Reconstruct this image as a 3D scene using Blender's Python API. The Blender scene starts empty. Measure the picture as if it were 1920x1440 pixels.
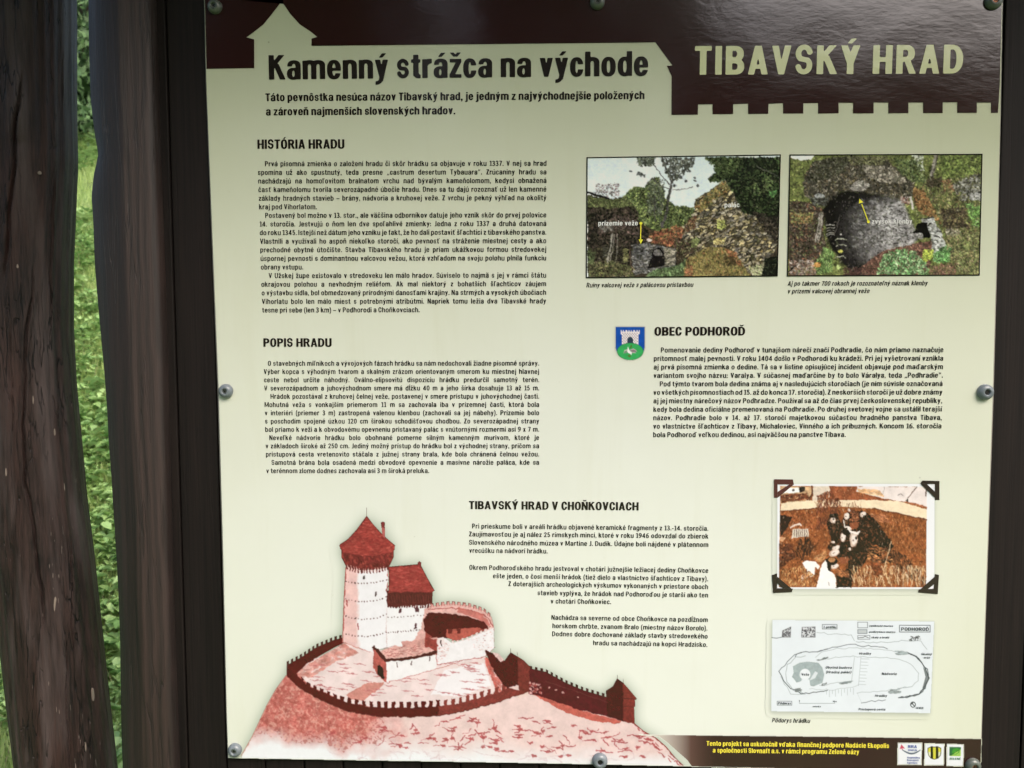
import bpy, bmesh, math, random
import numpy as np
from mathutils import Vector, Matrix

sc = bpy.context.scene
COL = sc.collection
R = math.radians

# ------------------------------------------------------------------ camera
cd = bpy.data.cameras.new("camera")
cam = bpy.data.objects.new("camera", cd)
COL.objects.link(cam)
cam.matrix_world = Matrix(((0.99967434, 0.00233609, 0.02541189, 0.41226609),
                           (0.02522730, 0.05967839, -0.99789883, -0.99074511),
                           (-0.00384772, 0.99821492, 0.05960002, 1.56331304),
                           (0, 0, 0, 1)))
cd.sensor_width = 36.0
cd.lens = 27.0
cd.clip_start = 0.02
cd.clip_end = 800
cd.dof.use_dof = True
cd.dof.focus_distance = 1.03
cd.dof.aperture_fstop = 9.0
sc.camera = cam

# ------------------------------------------------------------------ sky, sun, exposure
SUN_ELEV, SUN_AZ = R(47), R(38)      # azimuth measured from -Y (behind the camera) towards +X
wd = bpy.data.worlds.new("World")
sc.world = wd
wd.use_nodes = True
nt = wd.node_tree
bg = nt.nodes["Background"]
sky = nt.nodes.new("ShaderNodeTexSky")
sky.sky_type = 'NISHITA'
sky.sun_disc = False
sky.sun_elevation = SUN_ELEV
sky.sun_rotation = math.pi - SUN_AZ
sky.air_density = 1.0
sky.dust_density = 5.0
sky.ozone_density = 0.8
nt.links.new(sky.outputs[0], bg.inputs[0])
bg.inputs[1].default_value = 0.15
sd = bpy.data.lights.new("sun", 'SUN')
sd.energy = 0.75
sd.angle = R(26)
sd.color = (1.0, 0.975, 0.93)
sun = bpy.data.objects.new("sun", sd)
COL.objects.link(sun)
sdir = Vector((math.sin(SUN_AZ) * math.cos(SUN_ELEV), -math.cos(SUN_AZ) * math.cos(SUN_ELEV), math.sin(SUN_ELEV)))
sun.rotation_euler = sdir.to_track_quat('Z', 'Y').to_euler()
sun.location = sdir * 30
sc.view_settings.view_transform = 'Standard'
sc.view_settings.look = 'None'
sc.view_settings.exposure = 1.32
sc.view_settings.gamma = 1.0

# ------------------------------------------------------------------ helpers
# rectification of the digitised artwork: sketch units -> metres on the board's face (x, z)
HB = np.array([[6.87508379e-04, -1.84910290e-05, -2.64643291e-01],
               [2.44730768e-05, -7.43459717e-04, 1.99656328e+00],
               [1.73297219e-05, -4.09956602e-05, 1.0]])

def B(x, y):
    v = HB @ np.array([x, y, 1.0])
    return v[0] / v[2], v[1] / v[2]

def Bn(P):
    P = np.asarray(P, float)
    h = np.c_[P, np.ones(len(P))] @ HB.T
    return h[:, :2] / h[:, 2:3]

def zoom(ox, oy, k):
    """points read off an enlarged view -> sketch units"""
    return lambda pts: [(ox + x / k, oy + y / k) for x, y in pts]

def lin(c):
    out = []
    for v in c[:3]:
        v = v / 255.0
        out.append(v / 12.92 if v <= 0.04045 else ((v + 0.055) / 1.055) ** 2.4)
    return tuple(out) + (1.0,)

def tag(o, label=None, cat=None, group=None, kind=None):
    if label: o["label"] = label
    if cat: o["category"] = cat
    if group: o["group"] = group
    if kind: o["kind"] = kind
    return o

def empty(name, loc):
    o = bpy.data.objects.new(name, None)
    o.empty_display_size = 0.1
    o.location = loc
    COL.objects.link(o)
    return o

WORLD_LOC = {}

def origin_of(o):
    v = Vector((0, 0, 0))
    while o is not None:
        v += o.location
        o = o.parent
    return v

def mesh_obj(name, verts, faces, mat, parent=None, smooth=False, loc=None):
    """verts in world metres; the object's origin is its parent's (or loc)"""
    org = origin_of(parent) if parent is not None else Vector(loc or (0, 0, 0))
    me = bpy.data.meshes.new(name)
    V = np.asarray(verts, float).reshape(-1, 3) - np.array(org)
    if isinstance(faces, np.ndarray):
        k = faces.shape[1]
        me.vertices.add(len(V)); me.vertices.foreach_set("co", V.astype(np.float32).ravel())
        me.loops.add(faces.size); me.loops.foreach_set("vertex_index", faces.astype(np.int32).ravel())
        me.polygons.add(len(faces))
        me.polygons.foreach_set("loop_start", np.arange(0, faces.size, k, dtype=np.int32))
        me.update(calc_edges=True)
    else:
        me.from_pydata(V.tolist(), [], [list(f) for f in faces])
    if smooth:
        me.polygons.foreach_set("use_smooth", np.ones(len(me.polygons), dtype=bool))
    if mat is not None:
        me.materials.append(mat)
    o = bpy.data.objects.new(name, me)
    COL.objects.link(o)
    if parent is not None:
        o.parent = parent
    else:
        o.location = org
    return o

class MB:
    """collects shapes in world metres, then becomes ONE mesh"""
    def __init__(s): s.v, s.f = [], []
    def add(s, v, f):
        b = len(s.v); s.v += [tuple(p) for p in v]; s.f += [[b + i for i in q] for q in f]
    def box(s, x0, x1, y0, y1, z0, z1, rot=None, bev=0.0):
        bm = bmesh.new()
        bmesh.ops.create_cube(bm, size=1)
        for v in bm.verts:
            v.co = Vector(((x0 + x1) / 2 + v.co.x * (x1 - x0), (y0 + y1) / 2 + v.co.y * (y1 - y0), (z0 + z1) / 2 + v.co.z * (z1 - z0)))
        if bev > 0:
            bmesh.ops.bevel(bm, geom=bm.edges[:], offset=bev, segments=2, affect='EDGES', profile=0.6)
        if rot is not None:
            for v in bm.verts: v.co = rot @ v.co
        bm.verts.index_update()
        s.add([v.co[:] for v in bm.verts], [[v.index for v in f.verts] for f in bm.faces])
        bm.free()
    def tube(s, pts, rads, n=12, cap=True):
        rings = []
        for i, p in enumerate(pts):
            p = Vector(p)
            a = Vector(pts[max(i - 1, 0)]); b = Vector(pts[min(i + 1, len(pts) - 1)])
            t = (b - a).normalized()
            u = t.orthogonal().normalized() if i == 0 else (u - t * u.dot(t)).normalized()
            w = t.cross(u)
            rings.append([p + (u * math.cos(2 * math.pi * k / n) + w * math.sin(2 * math.pi * k / n)) * rads[i] for k in range(n)])
        v = [q for r in rings for q in r]
        f = [[i * n + k, i * n + (k + 1) % n, (i + 1) * n + (k + 1) % n, (i + 1) * n + k] for i in range(len(pts) - 1) for k in range(n)]
        if cap:
            f.append(list(range(n))[::-1]); f.append([(len(pts) - 1) * n + k for k in range(n)])
        s.add(v, f)
    def build(s, name, mat, parent=None, smooth=False, loc=None):
        return mesh_obj(name, s.v, s.f, mat, parent, smooth, loc)

def flat_poly(pts, y, name, mat, parent):
    """a printed shape on the board's face: filled outline from sketch units"""
    P = Bn(pts)
    bm = bmesh.new()
    vs = [bm.verts.new((p[0], y, p[1])) for p in P]
    es = [bm.edges.new((vs[i], vs[(i + 1) % len(vs)])) for i in range(len(vs))]
    bmesh.ops.triangle_fill(bm, use_beauty=True, use_dissolve=False, edges=es, normal=(0, -1, 0))
    bm.verts.index_update()
    for f in bm.faces:
        f.normal_update()
        if f.normal.y > 0: f.normal_flip()
    v = [q.co[:] for q in bm.verts]; f = [[q.index for q in g.verts] for g in bm.faces]
    bm.free()
    return mesh_obj(name, v, f, mat, parent)

def frame_strip(quad, w, y, name, mat, parent):
    """thin printed border inside a 4-point outline (sketch units TL,TR,BR,BL)"""
    O = np.array(quad, float); c = O.mean(0)
    I = O + np.array([[w, w], [-w, w], [-w, -w], [w, -w]])
    P = Bn(np.r_[O, I])
    v = [(p[0], y, p[1]) for p in P]
    f = [[i, 4 + i, 4 + (i + 1) % 4, (i + 1) % 4] for i in range(4)]
    return mesh_obj(name, v, f, mat, parent)

# ------------------------------------------------------------------ materials
def new_mat(name):
    m = bpy.data.materials.new(name); m.use_nodes = True
    return m, m.node_tree, m.node_tree.nodes["Principled BSDF"]

def N(nt, t, **kw):
    n = nt.nodes.new(t)
    for k, v in kw.items(): setattr(n, k, v)
    return n

def mixc(nt, fac, a, b, mode='MIX'):
    n = N(nt, "ShaderNodeMix", data_type='RGBA', blend_type=mode)
    for s, val in ((0, fac), (6, a), (7, b)):
        if hasattr(val, "links") or isinstance(val, bpy.types.NodeSocket): nt.links.new(val, n.inputs[s])
        else: n.inputs[s].default_value = val
    return n.outputs[2]

def ramp(nt, src, p0, p1, c0=(0, 0, 0, 1), c1=(1, 1, 1, 1)):
    n = N(nt, "ShaderNodeValToRGB")
    n.color_ramp.elements[0].position = p0; n.color_ramp.elements[1].position = p1
    n.color_ramp.elements[0].color = c0; n.color_ramp.elements[1].color = c1
    nt.links.new(src, n.inputs[0])
    return n.outputs[0]

def coords(nt, scale=(1, 1, 1), off=(0, 0, 0)):
    tc = N(nt, "ShaderNodeTexCoord"); mp = N(nt, "ShaderNodeMapping")
    mp.inputs["Scale"].default_value = scale; mp.inputs["Location"].default_value = off
    nt.links.new(tc.outputs["Object"], mp.inputs["Vector"])
    return mp.outputs[0]

def noise(nt, vec, scale=1.0, detail=4.0, rough=0.55, dist=0.0):
    n = N(nt, "ShaderNodeTexNoise")
    n.inputs["Scale"].default_value = scale; n.inputs["Detail"].default_value = detail
    n.inputs["Roughness"].default_value = rough; n.inputs["Distortion"].default_value = dist
    nt.links.new(vec, n.inputs["Vector"])
    return n.outputs[0]

def bump(nt, bs, src, strength, dist):
    b = N(nt, "ShaderNodeBump")
    b.inputs["Strength"].default_value = strength; b.inputs["Distance"].default_value = dist
    nt.links.new(src, b.inputs["Height"]); nt.links.new(b.outputs[0], bs.inputs["Normal"])

def laminate(nt, bs):
    """the glossy, slightly pebbled film over the print: only its reflection is uneven"""
    bs.inputs["Roughness"].default_value = 0.6
    bs.inputs["Specular IOR Level"].default_value = 0.0
    bs.inputs["Coat Weight"].default_value = 1.0
    bs.inputs["Coat IOR"].default_value = 1.62
    bs.inputs["Coat Roughness"].default_value = 0.11
    a = noise(nt, coords(nt, (75, 75, 170)), 1.0, 3.0, 0.55)
    b = noise(nt, coords(nt, (8, 8, 13)), 1.0, 2.0, 0.5)
    m = N(nt, "ShaderNodeMath", operation='MULTIPLY_ADD')
    nt.links.new(b, m.inputs[0]); m.inputs[1].default_value = 6.5; nt.links.new(a, m.inputs[2])
    bp = N(nt, "ShaderNodeBump")
    bp.inputs["Strength"].default_value = 0.085; bp.inputs["Distance"].default_value = 0.0012
    nt.links.new(m.outputs[0], bp.inputs["Height"]); nt.links.new(bp.outputs[0], bs.inputs["Coat Normal"])

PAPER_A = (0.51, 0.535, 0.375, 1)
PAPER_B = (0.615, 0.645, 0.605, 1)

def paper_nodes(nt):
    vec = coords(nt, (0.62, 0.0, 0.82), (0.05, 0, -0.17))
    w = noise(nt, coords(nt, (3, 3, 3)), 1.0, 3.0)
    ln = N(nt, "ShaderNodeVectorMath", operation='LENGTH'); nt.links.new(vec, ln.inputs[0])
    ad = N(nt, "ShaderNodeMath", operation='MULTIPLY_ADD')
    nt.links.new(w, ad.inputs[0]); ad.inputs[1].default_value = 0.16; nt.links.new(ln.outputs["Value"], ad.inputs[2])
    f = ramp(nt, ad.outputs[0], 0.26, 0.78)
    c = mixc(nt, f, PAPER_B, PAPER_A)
    # fly specks and grime
    v = N(nt, "ShaderNodeTexVoronoi"); v.inputs["Scale"].default_value = 17.0
    nt.links.new(coords(nt), v.inputs["Vector"])
    sp = ramp(nt, v.outputs["Distance"], 0.012, 0.03, (1, 1, 1, 1), (0, 0, 0, 1))
    k = N(nt, "ShaderNodeSeparateColor"); nt.links.new(v.outputs["Color"], k.inputs[0])
    gt = N(nt, "ShaderNodeMath", operation='GREATER_THAN'); nt.links.new(k.outputs[0], gt.inputs[0]); gt.inputs[1].default_value = 0.7
    mu = N(nt, "ShaderNodeMath", operation='MULTIPLY'); nt.links.new(sp, mu.inputs[0]); nt.links.new(gt.outputs[0], mu.inputs[1])
    mu2 = N(nt, "ShaderNodeMath", operation='MULTIPLY'); nt.links.new(mu.outputs[0], mu2.inputs[0]); mu2.inputs[1].default_value = 0.55
    c = mixc(nt, mu2.outputs[0], c, (0.12, 0.11, 0.08, 1))
    g = ramp(nt, noise(nt, coords(nt, (2.2, 2.2, 2.6), (5, 1, 2)), 1.0, 5.0, 0.6), 0.35, 0.75)
    c = mixc(nt, g, c, (0.93, 0.93, 0.91, 1), 'MULTIPLY')
    run = ramp(nt, noise(nt, coords(nt, (26, 26, 2.2), (2, 8, 4)), 1.0, 5.0, 0.65, 0.5), 0.55, 0.8)
    c = mixc(nt, run, c, (0.96, 0.955, 0.93, 1), 'MULTIPLY')
    sc_ = ramp(nt, noise(nt, coords(nt, (70, 70, 64), (7, 3, 2)), 1.0, 6.0, 0.7), 0.66, 0.74)
    return mixc(nt, sc_, c, (0.9, 0.89, 0.85, 1), 'MULTIPLY')

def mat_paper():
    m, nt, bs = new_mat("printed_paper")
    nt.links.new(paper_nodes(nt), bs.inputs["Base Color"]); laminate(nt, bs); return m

def mat_ink(name, rgb):
    m, nt, bs = new_mat(name); bs.inputs["Base Color"].default_value = lin(rgb)
    laminate(nt, bs); return m

def mat_picture():
    """a print whose ink colours are stored per point; thin ink lets the paper show"""
    m, nt, bs = new_mat("printed_picture")
    a = N(nt, "ShaderNodeAttribute"); a.attribute_name = "ink"
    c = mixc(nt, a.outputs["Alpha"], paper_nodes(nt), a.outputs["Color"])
    nt.links.new(c, bs.inputs["Base Color"]); laminate(nt, bs); return m

def mat_plain(name, rgb, rough=0.5, metal=0.0, nb=None):
    m, nt, bs = new_mat(name)
    c = lin(rgb)
    n = noise(nt, coords(nt), nb or 60.0, 4.0)
    col = mixc(nt, n, tuple(x * 0.82 for x in c[:3]) + (1,), tuple(min(1, x * 1.15) for x in c[:3]) + (1,))
    nt.links.new(col, bs.inputs["Base Color"])
    bs.inputs["Roughness"].default_value = rough; bs.inputs["Metallic"].default_value = metal
    return m

def mat_wood(name, dark, light, fine=150, long=3.0, rough=0.5, bmp=0.5, chips=0.0, grey=None, stripe=None, sheen=0.5, red=1.0, fissure=0.6):
    m, nt, bs = new_mat(name)
    v1 = coords(nt, (fine, fine, long)); v2 = coords(nt, (fine * 0.22, fine * 0.22, long * 0.5), (3, 7, 1))
    g1 = noise(nt, v1, 1.0, 5.0, 0.65, 0.2); g2 = noise(nt, v2, 1.0, 4.0, 0.6, 0.4)
    f = mixc(nt, 0.5, g1, g2)
    fib = noise(nt, coords(nt, (fine * 3.2, fine * 3.2, long * 3.0), (2, 5, 3)), 1.0, 3.0, 0.6)
    f = mixc(nt, 0.33, f, fib)
    col = mixc(nt, ramp(nt, f, 0.40, 0.60), lin(dark), lin(light))
    tone = ramp(nt, noise(nt, coords(nt, (18, 18, 2.4), (6, 2, 9)), 1.0, 3.0), 0.38, 0.66)
    col = mixc(nt, tone, col, (1 + .28 * red, 1 - .12 * red, 1 - .18 * red, 1), 'MULTIPLY')
    # hairline drying fissures: thin vertical lines where a stretched noise crosses its mean
    fn = noise(nt, coords(nt, (fine * .42, fine * .42, long * .8), (9, 4, 6)), 1.0, 3.0, 0.5, 0.3)
    sb = N(nt, "ShaderNodeMath", operation='SUBTRACT'); nt.links.new(fn, sb.inputs[0]); sb.inputs[1].default_value = 0.5
    ab = N(nt, "ShaderNodeMath", operation='ABSOLUTE'); nt.links.new(sb.outputs[0], ab.inputs[0])
    gate = ramp(nt, noise(nt, coords(nt, (24, 24, 5), (3, 3, 1)), 1.0, 2.0), 0.45, 0.6)
    fl = ramp(nt, ab.outputs[0], 0.004, 0.016, (1, 1, 1, 1), (0, 0, 0, 1))
    fz = N(nt, "ShaderNodeMath", operation='MULTIPLY'); nt.links.new(fl, fz.inputs[0]); nt.links.new(gate, fz.inputs[1])
    fq = N(nt, "ShaderNodeMath", operation='MULTIPLY'); nt.links.new(fz.outputs[0], fq.inputs[0]); fq.inputs[1].default_value = fissure
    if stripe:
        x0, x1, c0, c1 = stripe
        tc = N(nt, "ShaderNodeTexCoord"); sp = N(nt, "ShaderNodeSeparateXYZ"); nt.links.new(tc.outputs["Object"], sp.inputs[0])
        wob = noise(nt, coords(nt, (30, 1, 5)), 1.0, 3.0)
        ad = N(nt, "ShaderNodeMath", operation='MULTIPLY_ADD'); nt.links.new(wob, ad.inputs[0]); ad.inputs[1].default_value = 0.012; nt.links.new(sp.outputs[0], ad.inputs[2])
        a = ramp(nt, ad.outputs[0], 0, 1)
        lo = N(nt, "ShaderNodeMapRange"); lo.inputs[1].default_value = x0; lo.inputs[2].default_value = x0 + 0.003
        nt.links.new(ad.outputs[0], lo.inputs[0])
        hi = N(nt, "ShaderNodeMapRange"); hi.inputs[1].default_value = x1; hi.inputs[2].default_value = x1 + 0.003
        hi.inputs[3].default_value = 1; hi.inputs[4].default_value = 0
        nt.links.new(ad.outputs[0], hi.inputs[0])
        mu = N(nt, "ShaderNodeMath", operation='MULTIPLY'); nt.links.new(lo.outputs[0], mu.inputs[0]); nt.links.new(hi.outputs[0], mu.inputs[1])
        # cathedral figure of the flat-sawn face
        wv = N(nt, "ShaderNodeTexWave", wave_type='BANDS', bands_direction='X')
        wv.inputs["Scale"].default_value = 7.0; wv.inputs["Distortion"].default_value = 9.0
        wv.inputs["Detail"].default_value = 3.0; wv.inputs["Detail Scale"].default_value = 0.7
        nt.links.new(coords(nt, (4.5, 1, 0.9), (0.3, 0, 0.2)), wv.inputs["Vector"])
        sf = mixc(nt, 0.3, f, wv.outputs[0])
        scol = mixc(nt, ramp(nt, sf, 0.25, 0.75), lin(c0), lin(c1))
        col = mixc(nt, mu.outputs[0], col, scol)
    if grey:
        gm = ramp(nt, noise(nt, coords(nt, (30, 30, 3.2), (1, 2, 8)), 1.0, 4.0, 0.6), 0.5, 0.72)
        col = mixc(nt, gm, col, lin(grey))
    if chips > 0:
        c1 = noise(nt, coords(nt, (420, 420, 30)), 1.0, 2.0, 0.5)
        c2 = noise(nt, coords(nt, (14, 14, 5), (4, 4, 4)), 1.0, 2.0)
        mm = N(nt, "ShaderNodeMath", operation='MULTIPLY_ADD'); nt.links.new(c2, mm.inputs[0]); mm.inputs[1].default_value = 0.34; nt.links.new(c1, mm.inputs[2])
        cm = ramp(nt, mm.outputs[0], 0.935 - chips, 0.95 - chips)
        tcz = N(nt, "ShaderNodeTexCoord"); spz = N(nt, "ShaderNodeSeparateXYZ"); nt.links.new(tcz.outputs["Object"], spz.inputs[0])
        mz = N(nt, "ShaderNodeMapRange"); mz.inputs[1].default_value = 1.3; mz.inputs[2].default_value = 1.62; mz.inputs[3].default_value = 1; mz.inputs[4].default_value = 0
        nt.links.new(spz.outputs[2], mz.inputs[0])
        mq = N(nt, "ShaderNodeMath", operation='MULTIPLY'); nt.links.new(cm, mq.inputs[0]); nt.links.new(mz.outputs[0], mq.inputs[1]); cm = mq.outputs[0]
        col = mixc(nt, cm, col, lin((120, 108, 102)))
    col = mixc(nt, fq.outputs[0], col, (0.004, 0.003, 0.003, 1))
    nt.links.new(col, bs.inputs["Base Color"])
    hf = N(nt, "ShaderNodeMath", operation='SUBTRACT'); nt.links.new(f, hf.inputs[0]); nt.links.new(fq.outputs[0], hf.inputs[1]); f = hf.outputs[0]
    rr = N(nt, "ShaderNodeMapRange"); nt.links.new(g2, rr.inputs[0]); rr.inputs[3].default_value = rough - 0.1; rr.inputs[4].default_value = rough + 0.15
    nt.links.new(rr.outputs[0], bs.inputs["Roughness"])
    bs.inputs["Specular IOR Level"].default_value = sheen
    bump(nt, bs, f, bmp, 0.002)
    return m

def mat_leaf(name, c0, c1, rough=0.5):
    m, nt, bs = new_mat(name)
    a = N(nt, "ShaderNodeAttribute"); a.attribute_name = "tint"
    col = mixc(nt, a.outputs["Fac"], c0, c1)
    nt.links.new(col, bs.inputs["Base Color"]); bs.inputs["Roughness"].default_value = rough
    tr = N(nt, "ShaderNodeBsdfTranslucent"); nt.links.new(col, tr.inputs[0])
    mx = N(nt, "ShaderNodeMixShader"); mx.inputs[0].default_value = 0.35
    nt.links.new(bs.outputs[0], mx.inputs[1]); nt.links.new(tr.outputs[0], mx.inputs[2])
    nt.links.new(mx.outputs[0], nt.nodes["Material Output"].inputs[0])
    return m

def set_tint(o, per_face, k):
    """one random tint value per leaf (k corners each)"""
    at = o.data.attributes.new("tint", 'FLOAT', 'FACE')
    at.data.foreach_set("value", np.asarray(per_face, np.float32))

# ------------------------------------------------------------------ lettering: condensed bold grotesque built from implicit strokes
def make_font(w, h, x):
    """stem width, bar height and x-height as parts of the cap height -> {letter: (width, implicit shape)}"""

    def g_R(x0, y0, x1, y1): return lambda X, Y: np.maximum(np.abs(X - (x0 + x1) / 2) - abs(x1 - x0) / 2, np.abs(Y - (y0 + y1) / 2) - abs(y1 - y0) / 2)
    def g_P(*pts):
        a = sum(pts[i][0] * pts[(i + 1) % len(pts)][1] - pts[(i + 1) % len(pts)][0] * pts[i][1] for i in range(len(pts)))
        q = pts if a > 0 else pts[::-1]
        def f(X, Y):
            d = None
            for i in range(len(q)):
                (ax, ay), (bx, by) = q[i], q[(i + 1) % len(q)]
                l = math.hypot(bx - ax, by - ay)
                e = ((X - ax) * (by - ay) - (Y - ay) * (bx - ax)) / l
                d = e if d is None else np.maximum(d, e)
            return d
        return f
    def g_E(x0, y0, x1, y1, p=2.4):
        rx, ry = (x1 - x0) / 2, (y1 - y0) / 2
        return lambda X, Y: ((np.abs((X - (x0 + x1) / 2) / rx) ** p + np.abs((Y - (y0 + y1) / 2) / ry) ** p) ** (1 / p) - 1) * min(rx, ry)
    def g_U(*fs): return lambda X, Y: np.minimum.reduce([f(X, Y) for f in fs])
    def g_I(*fs): return lambda X, Y: np.maximum.reduce([f(X, Y) for f in fs])
    def g_S(a, *bs): return lambda X, Y: np.maximum.reduce([a(X, Y)] + [-b(X, Y) for b in bs])
    def g_O(x0, y0, x1, y1, t=w, h=h, p=2.4): return g_S(g_E(x0, y0, x1, y1, p), g_E(x0 + t, y0 + h, x1 - t, y1 - h, p))
    def g_tomb(x0, x1, y1, ry, down=True, p=2.3):
        rx = (x1 - x0) / 2; yc = y1 - ry if down else y1 + ry
        def f(X, Y):
            dy = np.maximum(Y - yc, 0) if down else np.maximum(yc - Y, 0)
            return ((np.abs((X - (x0 + x1) / 2) / rx) ** p + (dy / ry) ** p) ** (1 / p) - 1) * min(rx, ry)
        return f
    def g_arch(x0, x1, top, w=w, h=h):
        return g_I(g_S(g_tomb(x0, x1, top, 0.22), g_tomb(x0 + w, x1 - w, top - h, 0.12)), g_R(x0 - 1, 0, x1 + 1, top + 1))
    def g_D(x0, y0, x1, y1, t=w, h=h):
        def shape(a, b, c, d):
            r = min((d - b) / 2, (c - a) * 0.62)
            return g_U(g_R(a, b, c - r, d), g_I(g_E(c - 2 * r, b, c, d, 2.3), g_R(c - r - 0.001, b - 1, c + 1, d + 1)))
        return g_S(shape(x0, y0, x1, y1), shape(x0 + t, y0 + h, x1 - t, y1 - h))
    def g_line(pts, w):
        def f(X, Y):
            d = None
            for (ax, ay), (bx, by) in zip(pts[:-1], pts[1:]):
                vx, vy = bx - ax, by - ay; L = vx * vx + vy * vy
                t = np.clip(((X - ax) * vx + (Y - ay) * vy) / L, 0, 1)
                e = np.hypot(X - ax - t * vx, Y - ay - t * vy)
                d = e if d is None else np.minimum(d, e)
            return d - w / 2
        return f
    def arcpts(cx, cy, rx, ry, a0, a1, n=14):
        return [(cx + rx * math.cos(R(a0 + (a1 - a0) * i / n)), cy + ry * math.sin(R(a0 + (a1 - a0) * i / n))) for i in range(n + 1)]
    def g_ess(wd, ht, w, t):
        cx = wd / 2; rx = wd / 2 - w / 2; ry = (ht - t) / 4 + 0.012
        up, lo = ht - t / 2 - ry, t / 2 + ry
        pts = arcpts(cx, up, rx, ry, 12, 232) + arcpts(cx, lo, rx, ry, 52, -168)
        return g_I(g_line(pts, (w + t) / 2 - 0.01), g_R(-1, -0.02, 2, ht + 0.02))
    def acute(cx, y): return g_P((cx - 0.1, y), (cx + 0.04, y), (cx + 0.19, y + 0.17), (cx + 0.02, y + 0.17))
    def caron(cx, y): return g_U(g_P((cx - 0.21, y + 0.17), (cx - 0.06, y + 0.17), (cx + 0.05, y + 0.02), (cx - 0.07, y)), g_P((cx + 0.21, y + 0.17), (cx + 0.06, y + 0.17), (cx - 0.05, y + 0.02), (cx + 0.07, y)))
    def circ(cx, y): return g_U(g_P((cx - 0.21, y), (cx - 0.06, y), (cx + 0.05, y + 0.15), (cx - 0.07, y + 0.17)), g_P((cx + 0.21, y), (cx + 0.06, y), (cx - 0.05, y + 0.15), (cx + 0.07, y + 0.17)))
    def tick(x, y): return g_P((x, y - 0.22), (x + 0.07, y - 0.22), (x + 0.14, y), (x, y))

    GL = {}
    GL['A'] = (.62, g_U(g_P((0, 0), (w - .01, 0), (.39, 1), (.205, 1)), g_P((.62, 0), (.62 - w + .01, 0), (.23, 1), (.415, 1)), g_R(.12, .2, .5, .345)))
    GL['B'] = (.58, g_U(g_D(0, .44, .56, 1), g_D(0, 0, .58, .56)))
    GL['C'] = (.56, g_S(g_O(0, -.015, .56, 1.015), g_R(.3, .385, .7, .64)))
    GL['D'] = (.6, g_D(0, 0, .6, 1))
    GL['E'] = (.46, g_U(g_R(0, 0, w, 1), g_R(0, 0, .46, h), g_R(0, .425, .42, .425 + h - .01), g_R(0, 1 - h, .46, 1)))
    GL['H'] = (.6, g_U(g_R(0, 0, w, 1), g_R(.6 - w, 0, .6, 1), g_R(0, .42, .6, .58)))
    GL['I'] = (w, g_R(0, 0, w, 1))
    GL['K'] = (.62, g_U(g_R(0, 0, w, 1), g_P((.1, .36), (.1, .62), (.38, 1), (.61, 1)), g_P((.2, .56), (.37, .66), (.64, 0), (.42, 0))))
    GL['N'] = (.6, g_U(g_R(0, 0, w - .015, 1), g_R(.615 - w, 0, .6, 1), g_P((0, 1), (.2, 1), (.6, 0), (.4, 0))))
    GL['O'] = (.59, g_O(0, -.015, .59, 1.015))
    GL['P'] = (.56, g_U(g_R(0, 0, w, 1), g_D(0, .39, .56, 1)))
    GL['R'] = (.6, g_U(g_R(0, 0, w, 1), g_D(0, .42, .57, 1), g_P((.24, .5), (.42, .52), (.62, 0), (.41, 0))))
    GL['S'] = (.56, g_ess(.56, 1.03, w, h))
    GL['T'] = (.52, g_U(g_R(.26 - w / 2, 0, .26 + w / 2, 1), g_R(0, 1 - h, .52, 1)))
    GL['U'] = (.59, g_I(g_S(g_tomb(0, .59, -.015, .28, False), g_tomb(w, .59 - w, h - .015, .13, False)), g_R(-1, -1, 2, 1)))
    GL['V'] = (.6, g_U(g_P((0, 1), (w, 1), (.39, 0), (.21, 0)), g_P((.6, 1), (.6 - w, 1), (.21, 0), (.39, 0))))
    GL['Y'] = (.6, g_U(g_R(.3 - w / 2, 0, .3 + w / 2, .5), g_P((0, 1), (w + .01, 1), (.3 + w / 2, .44), (.3 - w / 2, .36)), g_P((.6, 1), (.59 - w, 1), (.3 - w / 2, .44), (.3 + w / 2, .36))))
    GL['Z'] = (.5, g_U(g_R(.02, 1 - h, .5, 1), g_R(0, 0, .5, h), g_P((0, h - .02), (.22, h - .02), (.5, 1 - h + .02), (.28, 1 - h + .02))))
    GL['a'] = (.53, g_U(g_R(.53 - w, 0, .53, .52), g_I(g_S(g_tomb(.02, .53, x + .015, .22), g_tomb(.02 + w - .02, .53 - w, x - .13, .11)), g_R(0, .53, .9, 1)), g_O(0, -.015, .5, .475, w, .12)))
    GL['b'] = (.54, g_U(g_R(0, 0, w, 1), g_O(0, -.015, .54, x + .015, w, h - .01)))
    GL['c'] = (.49, g_S(g_O(0, -.015, .5, x + .015, w, h - .01), g_R(.27, .29, .7, .49)))
    GL['d'] = (.54, g_U(g_R(.54 - w, 0, .54, 1), g_O(0, -.015, .54, x + .015, w, h - .01)))
    GL['e'] = (.53, g_U(g_S(g_O(0, -.015, .53, x + .015, w, h - .015), g_R(.27, .235, .7, .34)), g_R(.1, .335, .5, .45)))
    GL['f'] = (.34, g_U(g_R(.07, 0, .07 + w, .86), g_R(0, x - .14, .33, x), g_I(g_S(g_tomb(.07, .5, 1.01, .2), g_tomb(.07 + w, .4, .88, .1)), g_R(.07, .75, .36, 1.1))))
    GL['g'] = (.54, g_U(g_R(.54 - w, -.06, .54, x), g_O(0, -.0, .54, x + .015, w, h - .01), g_I(g_S(g_tomb(.0, .54, -.26, .2, False), g_tomb(.14, .54 - w, -.13, .1, False)), g_R(.04, -.3, .6, -.02))))
    GL['h'] = (.54, g_U(g_R(0, 0, w, 1), g_arch(0, .54, x + .015)))
    GL['i'] = (w, g_U(g_R(0, 0, w, x), g_R(0, .86, w, 1.01)))
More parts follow.
